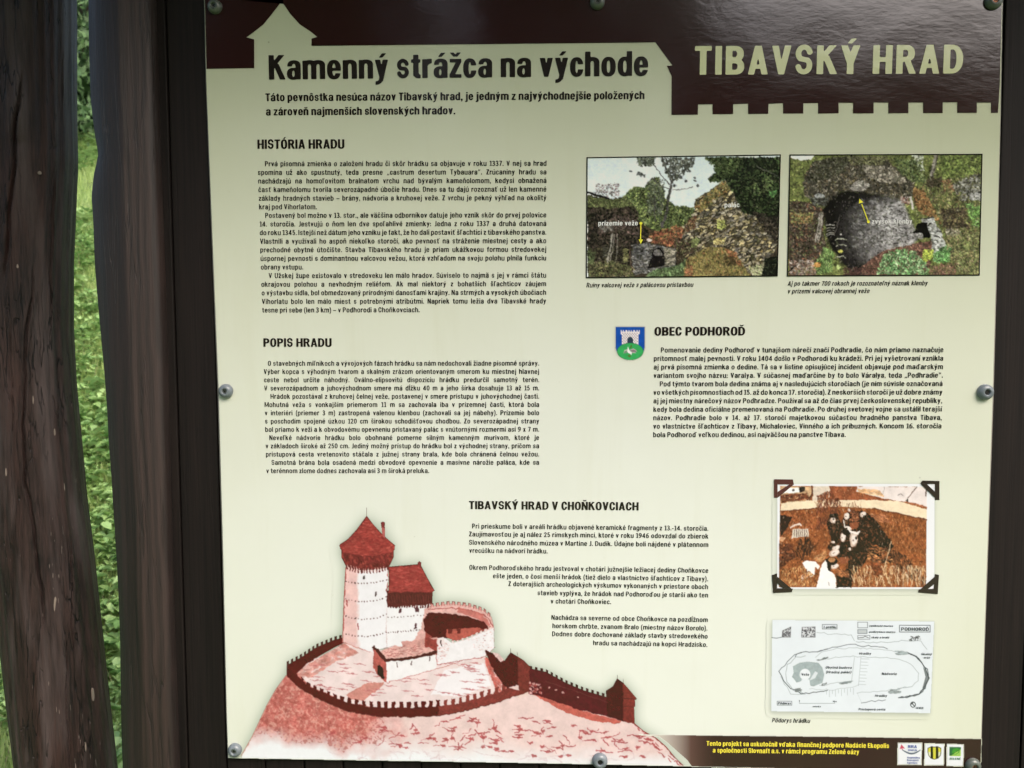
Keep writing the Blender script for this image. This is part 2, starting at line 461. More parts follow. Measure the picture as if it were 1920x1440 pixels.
    GL['j'] = (w + .05, g_U(g_R(.05, -.1, .05 + w, x), g_R(.05, .86, .05 + w, 1.01), g_I(g_S(g_tomb(-.22, .05 + w, -.25, .16, False), g_tomb(-.2, .05, -.11, .1, False)), g_R(-.06, -.3, .5, -.05))))
    GL['k'] = (.53, g_U(g_R(0, 0, w, 1), g_P((.1, .26), (.1, .46), (.3, x), (.52, x)), g_P((.2, .42), (.34, .52), (.55, 0), (.33, 0))))
    GL['l'] = (w, g_R(0, 0, w, 1))
    GL['m'] = (.86, g_U(g_R(0, 0, w, x), g_arch(0, .53, x + .015), g_arch(.53 - w, .86, x + .015)))
    GL['n'] = (.54, g_U(g_R(0, 0, w, x), g_arch(0, .54, x + .015)))
    GL['o'] = (.54, g_O(0, -.015, .54, x + .015, w, h - .01))
    GL['p'] = (.54, g_U(g_R(0, -.25, w, x), g_O(0, -.015, .54, x + .015, w, h - .01)))
    GL['r'] = (.36, g_U(g_R(0, 0, w, x), g_I(g_S(g_tomb(0, .58, x + .015, .25), g_tomb(w, .6, x - .17, .14)), g_R(.05, .5, .365, 1))))
    GL['s'] = (.48, g_ess(.48, x + .02, w - .02, h - .02))
    GL['t'] = (.35, g_U(g_R(.08, .1, .08 + w, .95), g_R(0, x - .14, .35, x), g_I(g_S(g_tomb(.08, .56, -.01, .2, False), g_tomb(.08 + w, .5, .135, .1, False)), g_R(0, -.1, .36, .2))))
    GL['u'] = (.54, g_U(g_R(.54 - w, 0, .54, x), g_I(g_S(g_tomb(0, .54, -.015, .22, False), g_tomb(w, .54 - w, h - .03, .12, False)), g_R(-1, -1, 2, x))))
    GL['v'] = (.5, g_U(g_P((0, x), (w, x), (.33, 0), (.17, 0)), g_P((.5, x), (.5 - w, x), (.17, 0), (.33, 0))))
    GL['y'] = (.5, g_U(g_P((0, x), (w, x), (.34, .02), (.19, -.04)), g_P((.5, x), (.5 - w, x), (.13, -.12), (.3, -.12)), g_I(g_line([(.02, -.18), (.1, -.175), (.18, -.13), (.24, -.02)], .15), g_R(.02, -.3, .5, 0))))
    GL['z'] = (.45, g_U(g_R(.01, x - .145, .45, x), g_R(0, 0, .45, .145), g_P((0, .13), (.21, .13), (.45, x - .13), (.24, x - .13))))
    GL[','] = (w - .01, g_U(g_R(0, 0, w - .01, .19), g_P((.08, .02), (w - .01, .02), (.12, -.16), (.02, -.16))))
    GL['.'] = (w - .01, g_R(0, 0, w - .01, .19))
    for ch, base, mk in (('á', 'a', acute), ('ú', 'u', acute), ('ý', 'y', acute), ('é', 'e', acute), ('ó', 'o', acute), ('í', 'i', acute), ('ň', 'n', caron), ('š', 's', caron), ('ž', 'z', caron), ('č', 'c', caron), ('ô', 'o', circ)):
        wd_, f_ = GL[base]
        if base == 'i': f_ = g_R(0, 0, w, x)
        GL[ch] = (wd_, g_U(f_, mk(wd_ / 2, .85)))
    for ch, base, mk in (('Ý', 'Y', acute), ('Ó', 'O', acute), ('Ď', 'D', caron), ('Ň', 'N', caron)):
        wd_, f_ = GL[base]; GL[ch] = (wd_, g_U(f_, mk(wd_ / 2, 1.06)))
    GL['ď'] = (.7, g_U(GL['d'][1], tick(.6, 1.0)))
    GL[' '] = (.21, None)
    GL['F'] = (.46, g_U(g_R(0, 0, w, 1), g_R(0, .44, .42, .44 + h), g_R(0, 1 - h, .46, 1)))
    GL['G'] = (.6, g_U(g_S(g_O(0, -.015, .6, 1.015), g_R(.3, .5, .8, .66)), g_R(.6 - w, .08, .6, .52), g_R(.34, .52 - h, .6, .52)))
    GL['J'] = (.36, g_U(g_R(.36 - w, .1, .36, 1), g_I(g_S(g_tomb(-.16, .36, -.02, .2, False), g_tomb(-.1, .36 - w, h - .03, .1, False)), g_R(0, -.1, .4, .15))))
    GL['L'] = (.46, g_U(g_R(0, 0, w, 1), g_R(0, 0, .46, h)))
    GL['M'] = (.8, g_U(g_R(0, 0, w, 1), g_R(.8 - w, 0, .8, 1), g_P((0, 1), (w + .03, 1), (.45, .1), (.35, .1)), g_P((.8, 1), (.77 - w, 1), (.35, .1), (.45, .1))))
    GL['q'] = (.54, g_U(g_R(.54 - w, -.25, .54, x), g_O(0, -.015, .54, x + .015, w, h - .01)))
    GL['x'] = (.5, g_U(g_P((0, 0), (w + .03, 0), (.5, x), (.47 - w, x)), g_P((.5, 0), (.47 - w, 0), (0, x), (w + .03, x))))
    GL['0'] = (.54, g_O(0, -.015, .54, 1.0))
    GL['1'] = (.4, g_U(g_R(.17, 0, .17 + w, .985), g_P((0, .76), (0, .9), (.2, .985), (.25, .9)), g_R(.02, 0, .42, h * .9)))
    GL['2'] = (.5, g_U(g_line(arcpts(.245, .72, .17, .2, 165, -35) + [(.12, .12)], (w + h) / 2), g_R(0, 0, .5, h)))
    GL['3'] = (.5, g_U(g_line(arcpts(.22, .73, .17, .19, 140, -90), (w + h) / 2), g_line(arcpts(.22, .26, .2, .2, 90, -140), (w + h) / 2)))
    GL['4'] = (.56, g_U(g_R(.3, 0, .3 + w, .985), g_R(0, .2, .56, .2 + h), g_P((0, .22), (0, .36), (.3, .985), (.42, .985), (.15, .3))))
    GL['5'] = (.5, g_U(g_R(.06, 1 - h, .46, .985), g_R(.06, .5, .06 + w * .9, .985), g_line([(.08, .55), (.2, .59)] + arcpts(.24, .32, .18, .255, 80, -140), (w + h) / 2)))
    GL['6'] = (.54, g_U(g_O(0, -.015, .54, .62, w, h), g_line([(.07, .3), (.08, .55), (.18, .8), (.42, .92)], (w + h) / 2)))
    GL['7'] = (.5, g_U(g_R(0, .985 - h, .5, .985), g_P((.08, 0), (.08 + w, 0), (.5, .86), (.3, .86))))
    GL['8'] = (.54, g_U(g_O(.03, .46, .51, 1.0, w, h), g_O(0, -.015, .54, .56, w, h)))
    GL['9'] = (.54, g_U(g_O(0, .38, .54, 1.0, w, h), g_line([(.47, .7), (.46, .43), (.36, .18), (.12, .06)], (w + h) / 2)))
    GL['-'] = (.3, g_R(0, .3, .3, .3 + h)); GL['–'] = (.55, g_R(0, .31, .55, .31 + h * .9))
    GL[':'] = (w, g_U(g_R(0, 0, w, .19), g_R(0, .46, w, .65)))
    GL['('] = (.26, g_line([(.22, 1.0), (.11, .78), (.07, .4), (.11, .02), (.22, -.2)], w * .85)); GL[')'] = (.26, g_line([(.04, 1.0), (.15, .78), (.19, .4), (.15, .02), (.04, -.2)], w * .85))
    GL['„'] = (.42, g_U(g_P((.06, .2), (.19, .2), (.1, -.14), (0, -.14)), g_P((.28, .2), (.41, .2), (.32, -.14), (.22, -.14))))
    GL['“'] = (.42, g_U(g_P((.06, 1.0), (.19, 1.0), (.1, .66), (0, .66)), g_P((.28, 1.0), (.41, 1.0), (.32, .66), (.22, .66)))); GL['”'] = GL['“']
    def uml(cx, y): return g_U(g_R(cx - .2, y, cx - .05, y + .15), g_R(cx + .05, y, cx + .2, y + .15))
    for ch, base, mk, yy in (('ä', 'a', uml, .85), ('É', 'E', acute, 1.06), ('Í', 'I', acute, 1.06), ('Ú', 'U', acute, 1.06), ('Š', 'S', caron, 1.06), ('Ž', 'Z', caron, 1.06), ('Č', 'C', caron, 1.06)):
        wd_, f_ = GL[base]; GL[ch] = (wd_, g_U(f_, mk(wd_ / 2, yy)))
    wd_, f_ = GL['l']; GL['ĺ'] = (wd_, g_U(f_, acute(wd_ / 2, 1.06))); GL['ľ'] = (wd_ + .17, g_U(f_, tick(wd_ + .07, 1.02)))
    wd_, f_ = GL['t']; GL['ť'] = (wd_ + .1, g_U(f_, tick(wd_ + .02, 1.02)))
    return GL

FONT_HEAD = make_font(0.205, 0.165, 0.765)
FONT_BODY = make_font(0.172, 0.138, 0.745)

GMESH = {}
def glyph_mesh(ch, step=1 / 34.0, font=None):
    """marching squares over the glyph's implicit shape -> flat polygons"""
    key = (ch, step)
    if key in GMESH: return GMESH[key]
    wd_, f_ = (font or FONT_HEAD)[ch]
    if f_ is None:
        GMESH[key] = (wd_, np.zeros((0, 2)), []); return GMESH[key]
    xs = np.arange(-0.27, wd_ + 0.27, step) + 0.0031; ys = np.arange(-0.34, 1.32, step) + 0.0017
    X, Y = np.meshgrid(xs, ys); F = f_(X, Y)
    vid, V, faces = {}, [], []
    def corner(i, j):
        k = ('c', i, j)
        if k not in vid: vid[k] = len(V); V.append((xs[j], ys[i]))
        return vid[k]
    def cross(a, b):
        k = (a, b) if a < b else (b, a)
        if k not in vid:
            fa, fb = F[k[0]], F[k[1]]; t = fa / (fa - fb)
            pa = (xs[k[0][1]], ys[k[0][0]]); pb = (xs[k[1][1]], ys[k[1][0]])
            vid[k] = len(V); V.append((pa[0] + t * (pb[0] - pa[0]), pa[1] + t * (pb[1] - pa[1])))
        return vid[k]
    ins = F < 0
    ny, nx = F.shape
    cnt = ins[:-1, :-1].astype(int) + ins[1:, :-1] + ins[:-1, 1:] + ins[1:, 1:]
    for i in range(ny - 1):
        j = 0
        while j < nx - 1:
            c = cnt[i, j]
            if c == 0: j += 1; continue
            if c == 4:
                j2 = j
                while j2 + 1 < nx - 1 and cnt[i, j2 + 1] == 4: j2 += 1
                faces.append([corner(i, j), corner(i, j2 + 1), corner(i + 1, j2 + 1), corner(i + 1, j)])
                j = j2 + 1; continue
            loop = [(i, j), (i, j + 1), (i + 1, j + 1), (i + 1, j)]
            poly = []
            for q in range(4):
                a, b = loop[q], loop[(q + 1) % 4]
                if ins[a]: poly.append(corner(*a))
                if ins[a] != ins[b]: poly.append(cross(a, b))
            if len(poly) > 2: faces.append(poly)
            j += 1
    GMESH[key] = (wd_, np.array(V), faces)
    return GMESH[key]

def place_line(pieces, xl, yl, xr, yr, cap, y, out, fit=True, shear=0.0):
    """pieces: (x offset, verts, faces) in em units whose total width is given; lays them between two sketch points"""
    total = pieces[-1]
    p0 = np.array(B(xl, yl)); p1 = np.array(B(xr, yr))
    d = p1 - p0; L = np.linalg.norm(d); d = d / L; nrm = np.array([-d[1], d[0]])
    sx = L / total
    for off, V, F in pieces[:-1]:
        if len(V) == 0: continue
        q = p0 + ((V[:, :1] + off + shear * V[:, 1:2]) * sx) * d + (V[:, 1:2] * cap) * nrm
        b = len(out[0])
        out[0].extend((a[0], y, a[1]) for a in q)
        out[1].extend([[b + k for k in f] for f in F])

def head_line(txt, xl, yl, xr, yr, cap_px, y, out, gap=0.1):
    pcs, xo = [], 0.0
    for i, ch in enumerate(txt):
        wd_, V, F = glyph_mesh(ch)
        if ch == ' ':
            xo += wd_ + gap * 0.6; continue
        pcs.append((xo, V, F)); xo += wd_ + gap
    pcs.append(xo - gap)
    place_line(pcs, xl, yl, xr, yr, cap_px * UNIT, y, out)

UNIT = 1.0 / 1462.0      # metres per sketch unit around the middle of the board

# ------------------------------------------------------------------ lettering: lighter, wider cut for the running text
TRACK = 0.112
WORDS = {}
def word_mesh(wd_):
    if wd_ in WORDS: return WORDS[wd_]
    xo, V, F = 0.0, [], []
    n0 = 0
    for ch in wd_:
        g_w, v, f = glyph_mesh(ch, 1 / 21.0, FONT_BODY)
        V.append(v + [xo, 0]); F += [[n0 + i for i in q] for q in f]; n0 += len(v)
        xo += g_w + TRACK
    WORDS[wd_] = (xo - TRACK, np.concatenate(V), F)
    return WORDS[wd_]

def body_line(txt, xl, yl, xr, yr, cap_px, y, out, sx=None, gap=None, shear=0.0):
    """sx (em->m scale) given: words keep that width and gaps stretch to the right end (gap None) or stay as given"""
    words = [word_mesh(t) for t in txt.split()]
    p0 = np.array(B(xl, yl)); p1 = np.array(B(xr, yr))
    d = p1 - p0; L = np.linalg.norm(d); d = d / L; nrm = np.array([-d[1], d[0]])
    tot = sum(q[0] for q in words); n = len(words) - 1
    if sx is None:
        sx = L / (tot + n * 0.42); g = 0.42 * sx
    elif gap is None:
        g = (L - tot * sx) / max(n, 1)
    else: g = gap
    cap = cap_px * UNIT; xo = 0.0
    for W, V, F in words:
        q = p0 + (V[:, :1] * sx + xo + shear * V[:, 1:2] * cap) * d + (V[:, 1:2] * cap) * nrm
        b = len(out[0]); out[0].extend((a[0], y, a[1]) for a in q); out[1].extend([[b + k for k in f] for f in F])
        xo += W * sx + g

def fit_sx(lines):
    """em scale at which the fullest justified line still has decent word gaps; lines: (text, width in sketch units)"""
    best = 9
    for t, wpx in lines:
        ws = t.split(); tot = sum(word_mesh(q)[0] for q in ws)
        best = min(best, wpx * UNIT / (tot + (len(ws) - 1) * 0.33))
    return best

# ------------------------------------------------------------------ printed pictures: small painter whose result is stored per point
def lin_arr(c):
    c = np.asarray(c, np.float32) / 255.0
    return np.where(c <= 0.04045, c / 12.92, ((c + 0.055) / 1.055) ** 2.4)

class Canvas:
    def __init__(s, x0, y0, x1, y1, ss=2, bg=None, seed=1):
        s.x0, s.y0, s.ss = x0, y0, ss
        s.w, s.h = int((x1 - x0) * ss), int((y1 - y0) * ss)
        s.rgb = np.zeros((s.h, s.w, 3), np.float32); s.a = np.zeros((s.h, s.w), np.float32)
        if bg is not None: s.rgb[:] = bg; s.a[:] = 1
        s.rng = np.random.default_rng(seed)
        s.map = lambda pts: pts
        s.fine = (1.0, 1.0, .18)
    def px(s, pts): return np.array([((x - s.x0) * s.ss, (y - s.y0) * s.ss) for x, y in s.map(pts)], float)
    def mask(s, pts):
        P = s.px(pts); m = np.zeros((s.h, s.w), bool)
        ax, ay = max(int(P[:, 0].min()), 0), max(int(P[:, 1].min()), 0)
        bx, by = min(int(P[:, 0].max()) + 2, s.w), min(int(P[:, 1].max()) + 2, s.h)
        if bx <= ax or by <= ay: return m
        X = np.arange(ax, bx)[None, :] + 0.5; Y = np.arange(ay, by)[:, None] + 0.5
        c = np.zeros((by - ay, bx - ax), bool)
        for i in range(len(P)):
            (x1, y1), (x2, y2) = P[i], P[(i + 1) % len(P)]
            if y1 == y2: continue
            c ^= ((y1 > Y) != (y2 > Y)) & (X < (x2 - x1) * (Y - y1) / (y2 - y1) + x1)
        m[ay:by, ax:bx] = c
        return m
    def put(s, m, col, alpha=1.0):
        if m.dtype == bool:
            c = np.asarray(col, np.float32)
            c = c[m] if c.ndim == 3 else c
            s.rgb[m] = s.rgb[m] * (1 - alpha) + c * alpha
            s.a[m] = np.maximum(s.a[m], alpha)
        else:
            k = (m * alpha)[..., None]
            s.rgb[:] = s.rgb * (1 - k) + np.asarray(col, np.float32) * k
            s.a[:] = np.maximum(s.a, m * alpha)
    def fill(s, pts, col, alpha=1.0, tex=0.0, scale=10):
        m = s.mask(pts)
        if tex > 0:
            n = (s.fbm(scale) - 0.5) * 2 * tex
            s.put(m, np.clip(np.asarray(col, np.float32)[None, None, :] * (1 + n[..., None]), 0, 255), alpha)
        else: s.put(m, col, alpha)
        return m
    def line(s, pts, col, wpx, alpha=1.0):
        P = s.px(pts); r = wpx * s.ss / 2
        for (x1, y1), (x2, y2) in zip(P[:-1], P[1:]):
            ax, bx = max(int(min(x1, x2) - r - 2), 0), min(int(max(x1, x2) + r + 3), s.w)
            ay, by = max(int(min(y1, y2) - r - 2), 0), min(int(max(y1, y2) + r + 3), s.h)
            if bx <= ax or by <= ay: continue
            X = np.arange(ax, bx)[None, :] + .5; Y = np.arange(ay, by)[:, None] + .5
            vx, vy = x2 - x1, y2 - y1; L = vx * vx + vy * vy + 1e-9
            t = np.clip(((X - x1) * vx + (Y - y1) * vy) / L, 0, 1)
            d = np.hypot(X - x1 - t * vx, Y - y1 - t * vy)
            k = np.clip(r + .5 - d, 0, 1) * alpha
            s.rgb[ay:by, ax:bx] = s.rgb[ay:by, ax:bx] * (1 - k[..., None]) + np.asarray(col, np.float32) * k[..., None]
            s.a[ay:by, ax:bx] = np.maximum(s.a[ay:by, ax:bx], k)
    def ell(s, c, rx, ry, col, ang=0.0, alpha=1.0):
        (cx, cy), = s.px([c]); k1 = s.ss / s.k if hasattr(s, 'k') else s.ss
        s._ell(cx, cy, rx * k1, ry * k1, col, ang, alpha)
    def _ell(s, cx, cy, rx, ry, col, ang, alpha, clip=None):
        r = max(rx, ry) + 1
        ax, bx = max(int(cx - r), 0), min(int(cx + r + 2), s.w); ay, by = max(int(cy - r), 0), min(int(cy + r + 2), s.h)
        if bx <= ax or by <= ay: return
        X = np.arange(ax, bx)[None, :] + .5 - cx; Y = np.arange(ay, by)[:, None] + .5 - cy
        ca, sa = math.cos(ang), math.sin(ang)
        d = np.sqrt(((X * ca + Y * sa) / rx) ** 2 + ((Y * ca - X * sa) / ry) ** 2)
        k = np.clip((1 - d) * min(rx, ry) + .5, 0, 1) * alpha
        if clip is not None: k = k * clip[ay:by, ax:bx]
        s.rgb[ay:by, ax:bx] = s.rgb[ay:by, ax:bx] * (1 - k[..., None]) + np.asarray(col, np.float32) * k[..., None]
        s.a[ay:by, ax:bx] = np.maximum(s.a[ay:by, ax:bx], k)
    def zoomed(s, ox, oy, k):
        s.k = k; s.map = zoom(ox, oy, k)
    def fbm(s, cell, oct=3):
        out = np.zeros((s.h, s.w), np.float32); amp, tot = 1.0, 0.0
        for o in range(oct):
            c = max(cell * s.ss / (2 ** o), 1.5); gh, gw = int(s.h / c) + 3, int(s.w / c) + 3
            g = s.rng.random((gh, gw)).astype(np.float32)
            yy = np.arange(s.h) / c; xx = np.arange(s.w) / c
            iy, ix = yy.astype(int), xx.astype(int); fy, fx = yy - iy, xx - ix
            fy = (fy * fy * (3 - 2 * fy))[:, None]; fx = (fx * fx * (3 - 2 * fx))[None, :]
            a = g[np.ix_(iy, ix)] * (1 - fx) + g[np.ix_(iy, ix + 1)] * fx
            b = g[np.ix_(iy + 1, ix)] * (1 - fx) + g[np.ix_(iy + 1, ix + 1)] * fx
            out += amp * (a * (1 - fy) + b * fy); tot += amp; amp *= 0.55
        return out / tot
    def dabs(s, pts, n, cols, rx, ry, ang=(-3.14, 3.14), alpha=0.9, bleed=True, shade=None, sort=False):
        """many small brush marks inside an outline, colours drawn from a palette (zoomed units)"""
        m = s.mask(pts) if not isinstance(pts, np.ndarray) else pts
        ys, xs = np.nonzero(m)
        if len(xs) == 0: return
        k = s.ss / getattr(s, 'k', 1.0)
        fs, fn, jt = s.fine
        if shade is not None: fs, fn = (1 + fs) / 2, (1 + fn) / 2
        rx, ry, n = rx * fs, ry * fs, int(n * fn)
        idx = s.rng.integers(0, len(xs), n)
        if sort: idx = np.sort(idx)
        for i in idx:
            c = np.array(cols[s.rng.integers(0, len(cols))], np.float32) * s.rng.uniform(1 - jt, 1 + jt)
            a = s.rng.uniform(*ang); f = s.rng.uniform(.6, 1.4)
            X, Y = xs[i] + s.rng.uniform(0, 1), ys[i] + s.rng.uniform(0, 1)
            if shade is not None:
                s._ell(X + .25 * rx * k, Y + .55 * ry * k, rx * k * f * 1.1, ry * k * f * 1.15, shade, a, .85, None if bleed else m)
            s._ell(X, Y, rx * k * f, ry * k * f, np.clip(c, 0, 255), a, alpha, None if bleed else m)
    def blur(s, a, r):
        r = int(r * s.ss)
        for ax in (0, 1):
            for _ in range(2):
                p = np.pad(a, [(r + 1, r) if q == ax else (0, 0) for q in (0, 1)], mode='edge')
                c = np.cumsum(p, axis=ax)
                n = a.shape[ax]
                a = (np.take(c, range(2 * r + 1, 2 * r + 1 + n), ax) - np.take(c, range(0, n), ax)) / (2 * r + 1)
        return a
    def finish(s, fine=.3, broad=.2, desat=.15, gain=.9, soft=.5, m=None, warp=0.0):
        """grain, tonal drift and slight softness of a printed photograph"""
        if warp > 0:
            yy, xx = np.mgrid[0:s.h, 0:s.w]
            dx = (s.fbm(6, 3) - .5) * 4 * warp * s.ss; dy = (s.fbm(6, 3) - .5) * 4 * warp * s.ss
            yi = np.clip(yy + dy, 0, s.h - 1).astype(int); xi = np.clip(xx + dx, 0, s.w - 1).astype(int)
            w_ = s.rgb[yi, xi]; ok = (s.a[yi, xi] > .99) & (s.a > .99) if m is None else m & m[yi, xi]
            s.rgb = np.where(ok[..., None], w_, s.rgb)
        n = 1 + (s.fbm(2.2, 2) - .5) * 2 * fine + (s.fbm(11, 3) - .5) * 2 * broad
        g = s.rgb.mean(2, keepdims=True)
        n = 1 + (n - 1) * np.clip((230 - g[..., 0]) / 90, .12, 1)
        q = np.clip((s.rgb * (1 - desat) + g * desat) * n[..., None] * gain, 0, 255)
        if soft > 0:
            q = np.stack([s.blur(q[..., k], soft) * .65 + q[..., k] * .35 for k in range(3)], 2)
        s.rgb = np.where((s.a > .99)[..., None] if m is None else m[..., None], q, s.rgb).astype(np.float32)
        return s
    def unify(s, n, dark, light, lim=175):
        """scattered small shadows and lights over everything but the sky, so that neighbouring patches knit together"""
        m = (s.rgb.mean(2) < lim) & (s.a > .99)
        f0, s.fine = s.fine, (1.0, 1.0, .25)
        s.dabs(m, n, dark, 8, 4, alpha=.5); s.dabs(m, n // 2, light, 7, 4, alpha=.38); s.dabs(m, n // 3, dark, 16, 9, alpha=.22)
        s.fine = f0
    def mesh(s, name, y, mat, parent, clip=None, thr=0.02):
        k = s.ss
        H, W = s.h // k, s.w // k
        c = s.rgb[:H * k, :W * k].reshape(H, k, W, k, 3).mean((1, 3))
        a = s.a[:H * k, :W * k].reshape(H, k, W, k).mean((1, 3))
        X, Y = np.meshgrid(np.arange(W) + .5 + s.x0, np.arange(H) + .5 + s.y0)
        P = Bn(np.c_[X.ravel(), Y.ravel()])
        keep = np.ones((H, W), bool)
        if clip is not None:
            s.map = lambda p: p
            keep = s.mask(clip)[:H * k, :W * k].reshape(H, k, W, k).mean((1, 3)) > .5
        a2 = np.where(keep, a, 0)
        q = (a2[:-1, :-1] > thr) | (a2[1:, :-1] > thr) | (a2[:-1, 1:] > thr) | (a2[1:, 1:] > thr)
        if clip is not None: q = keep[:-1, :-1] & keep[1:, :-1] & keep[:-1, 1:] & keep[1:, 1:]
        iy, ix = np.nonzero(q)
        idx = iy * W + ix
        F = np.c_[idx, idx + W, idx + W + 1, idx + 1]
        used = np.unique(F); rem = -np.ones(H * W, int); rem[used] = np.arange(len(used))
        V = np.c_[P[used, 0], np.full(len(used), y), P[used, 1]]
        o = mesh_obj(name, V, rem[F], mat, parent)
        col = np.c_[lin_arr(c.reshape(-1, 3)[used]) * 0.8, a2.ravel()[used]].astype(np.float32)
        at = o.data.color_attributes.new("ink", 'FLOAT_COLOR', 'POINT')
        at.data.foreach_set("color", col.ravel())
        return o

def merlons(top, n, hgt, duty=.55, tilt=(0, -1)):
    """tooth outlines along a polyline (zoomed units)"""
    T = np.array(top, float); seg = np.hypot(*(T[1:] - T[:-1]).T); cum = np.r_[0, np.cumsum(seg)]
    def at(d):
        i = min(max(np.searchsorted(cum, d) - 1, 0), len(seg) - 1); f = (d - cum[i]) / seg[i]
        return T[i] + (T[i + 1] - T[i]) * f
    out = []; st = cum[-1] / n
    for i in range(n):
        a, b = at(i * st), at(i * st + st * duty)
        h_ = hgt(i / n) if callable(hgt) else hgt
        out.append([tuple(a + [0, 4]), tuple(b + [0, 4]), (b[0] + tilt[0] * h_, b[1] + tilt[1] * h_), (a[0] + tilt[0] * h_, a[1] + tilt[1] * h_)])
    return out

def paint_castle():
    c = Canvas(440, 940, 1300, 1442, 2, seed=7)
    Z = lambda: c.zoomed(400, 930, 2.8233)
    W = lambda: c.zoomed(800, 1100, 3.84)
    dk, red, mid, lt, wh = (82, 12, 20), (146, 54, 52), (184, 104, 100), (224, 198, 199), (232, 232, 240)
    # hill
    Z()
    right = [((x / 3.84 + 400) * 2.8233, (y / 3.84 + 170) * 2.8233) for x, y in [(735, 765), (900, 800), (1200, 900), (1420, 970), (1495, 980), (1560, 1040), (1650, 1090), (1720, 1150), (1790, 1235), (1870, 1310)]]
    hill = [(150, 1375), (205, 1275), (285, 1105), (330, 1025), (385, 950), (560, 900), (1500, 900)] + right + [(2600, 1480), (150, 1480)]
    hm = c.mask(hill)
    yy, xx = np.mgrid[0:c.h, 0:c.w].astype(np.float32)
    zx = (xx / c.ss + c.x0 - 400) * 2.8233; zy = (yy / c.ss + c.y0 - 930) * 2.8233
    n1 = c.fbm(14, 4); n2 = c.fbm(40, 3); n3 = c.fbm(4, 2)
    left = np.clip((1060 - zx + (zy - 1180) * -.35 + (n2 - .5) * 340) / 260, 0, 1)
    col = np.array(mid, np.float32) * (0.86 + .34 * n1[..., None]) * left[..., None] + np.array(lt, np.float32) * (0.94 + .12 * n1[..., None]) * (1 - left[..., None])
    fog = np.clip((zy - (1216 + 60 * np.clip((zx - 300) / 900, -1, 2.2) + (n2 - .5) * 110)) / 130, 0, 1)
    fog = np.maximum(fog, np.clip((zy - 1352) / 50, 0, 1) * .85)
    col = col * (1 - fog[..., None]) + np.array((228, 232, 240), np.float32) * fog[..., None]
    c.put(hm, col)
    sp = hm & (n3 > .66) & (left > .4) & (fog < .5); c.put(sp, (222, 170, 160), .55)
    sp = hm & (n3 < .36) & (left > .3) & (fog < .6); c.put(sp, (150, 62, 60), .45)
    # crack marks on the pale right side and the lower left
    rng = c.rng
    for i in range(230):
        x = rng.uniform(560, 2300) if i % 3 else rng.uniform(820, 2200); y = rng.uniform(1130, 1400)
        if y < 1130 + abs(x - 1450) * .12 + 20: continue
        p = [(x, y)]; a = rng.uniform(-.5, .9) + (1.2 if rng.random() < .25 else 0)
        for k in range(rng.integers(2, 5)):
            x += math.cos(a) * rng.uniform(12, 30); y += math.sin(a) * rng.uniform(6, 18); a += rng.uniform(-.8, .8); p.append((x, y))
        xs_, ys_ = c.px([(x, y)])[0]
        if not (0 <= int(ys_) < c.h and 0 <= int(xs_) < c.w and hm[int(ys_), int(xs_)]): continue
        f_ = fog[int(ys_), int(xs_)]
        c.line(p, (172, 84, 90) if f_ < .5 else (205, 180, 190), rng.uniform(.9, 2.4), .9 * (1 - .7 * f_))
        if rng.random() < .55 and f_ < .6:
            q = p[len(p) // 2]; c.fill([(q[0] - 14, q[1] - 3), (q[0] + 12, q[1] - 7), (q[0] + 17, q[1] + 3), (q[0] - 2, q[1] + 8)], (168, 74, 80), .8)
    c.line([(150, 1372), (205, 1275), (285, 1105), (330, 1025), (385, 950)], (196, 140, 132), 1.6)
    W(); c.line([(1495, 985), (1560, 1040), (1650, 1090), (1720, 1150), (1790, 1235), (1870, 1310)], (150, 60, 60), 2.2, .9)
    for i in range(26):
        t = rng.random(); x = 1500 + 330 * t; y = 990 + 290 * t + rng.uniform(5, 50)
        c.line([(x, y), (x + rng.uniform(10, 40), y + rng.uniform(5, 30))], (170, 70, 74), rng.uniform(1, 2.6), .8)
    # courtyard
    Z()
    yard = [(440, 925), (500, 880), (600, 830), (690, 778), (780, 800), (1180, 850), (1440, 850), (1545, 1010), (1400, 1075), (1300, 1100), (1100, 1120), (900, 1122), (720, 1095), (600, 1045), (500, 995)]
    ym = c.fill(yard, (226, 208, 212), 1, .07, 16)
    c.dabs([(440, 925), (600, 830), (690, 778), (770, 830), (640, 880), (520, 960), (470, 965)], 260, [(190, 120, 114), (206, 140, 134), (214, 160, 156)], 14, 7, (-.6, .2), .5, False)
    c.fill([(700, 1050), (820, 985), (905, 985), (900, 1000), (790, 1085), (720, 1075)], (196, 120, 112), .85, .12, 8)
    c.fill([(1220, 920), (1430, 880), (1470, 1000), (1300, 1060), (1150, 1050)], (234, 234, 244), .8)
    for i in range(60):
        x, y = rng.uniform(520, 1440), rng.uniform(880, 1060); q = c.px([(x, y)])[0].astype(int)
        if ym[q[1], q[0]]:
            c.fill([(x - 20, y), (x + 4, y - 6), (x + 18, y - 2), (x + 6, y + 5)], (186, 112, 118), .6); c.line([(x - 30, y - 4), (x + 34, y + 3)], (170, 84, 90), .8, .7)
    c.dabs([(1430, 860), (1450, 850), (1560, 1010), (1500, 1050)], 60, [(190, 90, 84)], 14, 6, (.8, 1.4), .7, False)
    # far wall, left
    c.fill([(388, 895), (470, 850), (545, 800), (640, 760), (692, 748), (690, 778), (640, 803), (560, 848), (500, 884), (440, 938), (400, 960), (388, 930)], dk, 1, .12, 8)
    for m in merlons([(388, 893), (470, 850), (545, 800), (640, 760), (692, 748)], 13, 17): c.fill(m, (74, 32, 32))
    # front wall
    wall_top = [(432, 945), (500, 1000), (560, 1030), (640, 1066), (720, 1094), (800, 1112), (900, 1119), (1000, 1119), (1100, 1117), (1200, 1110), (1300, 1097), (1400, 1068), (1500, 1040), (1560, 1012)]
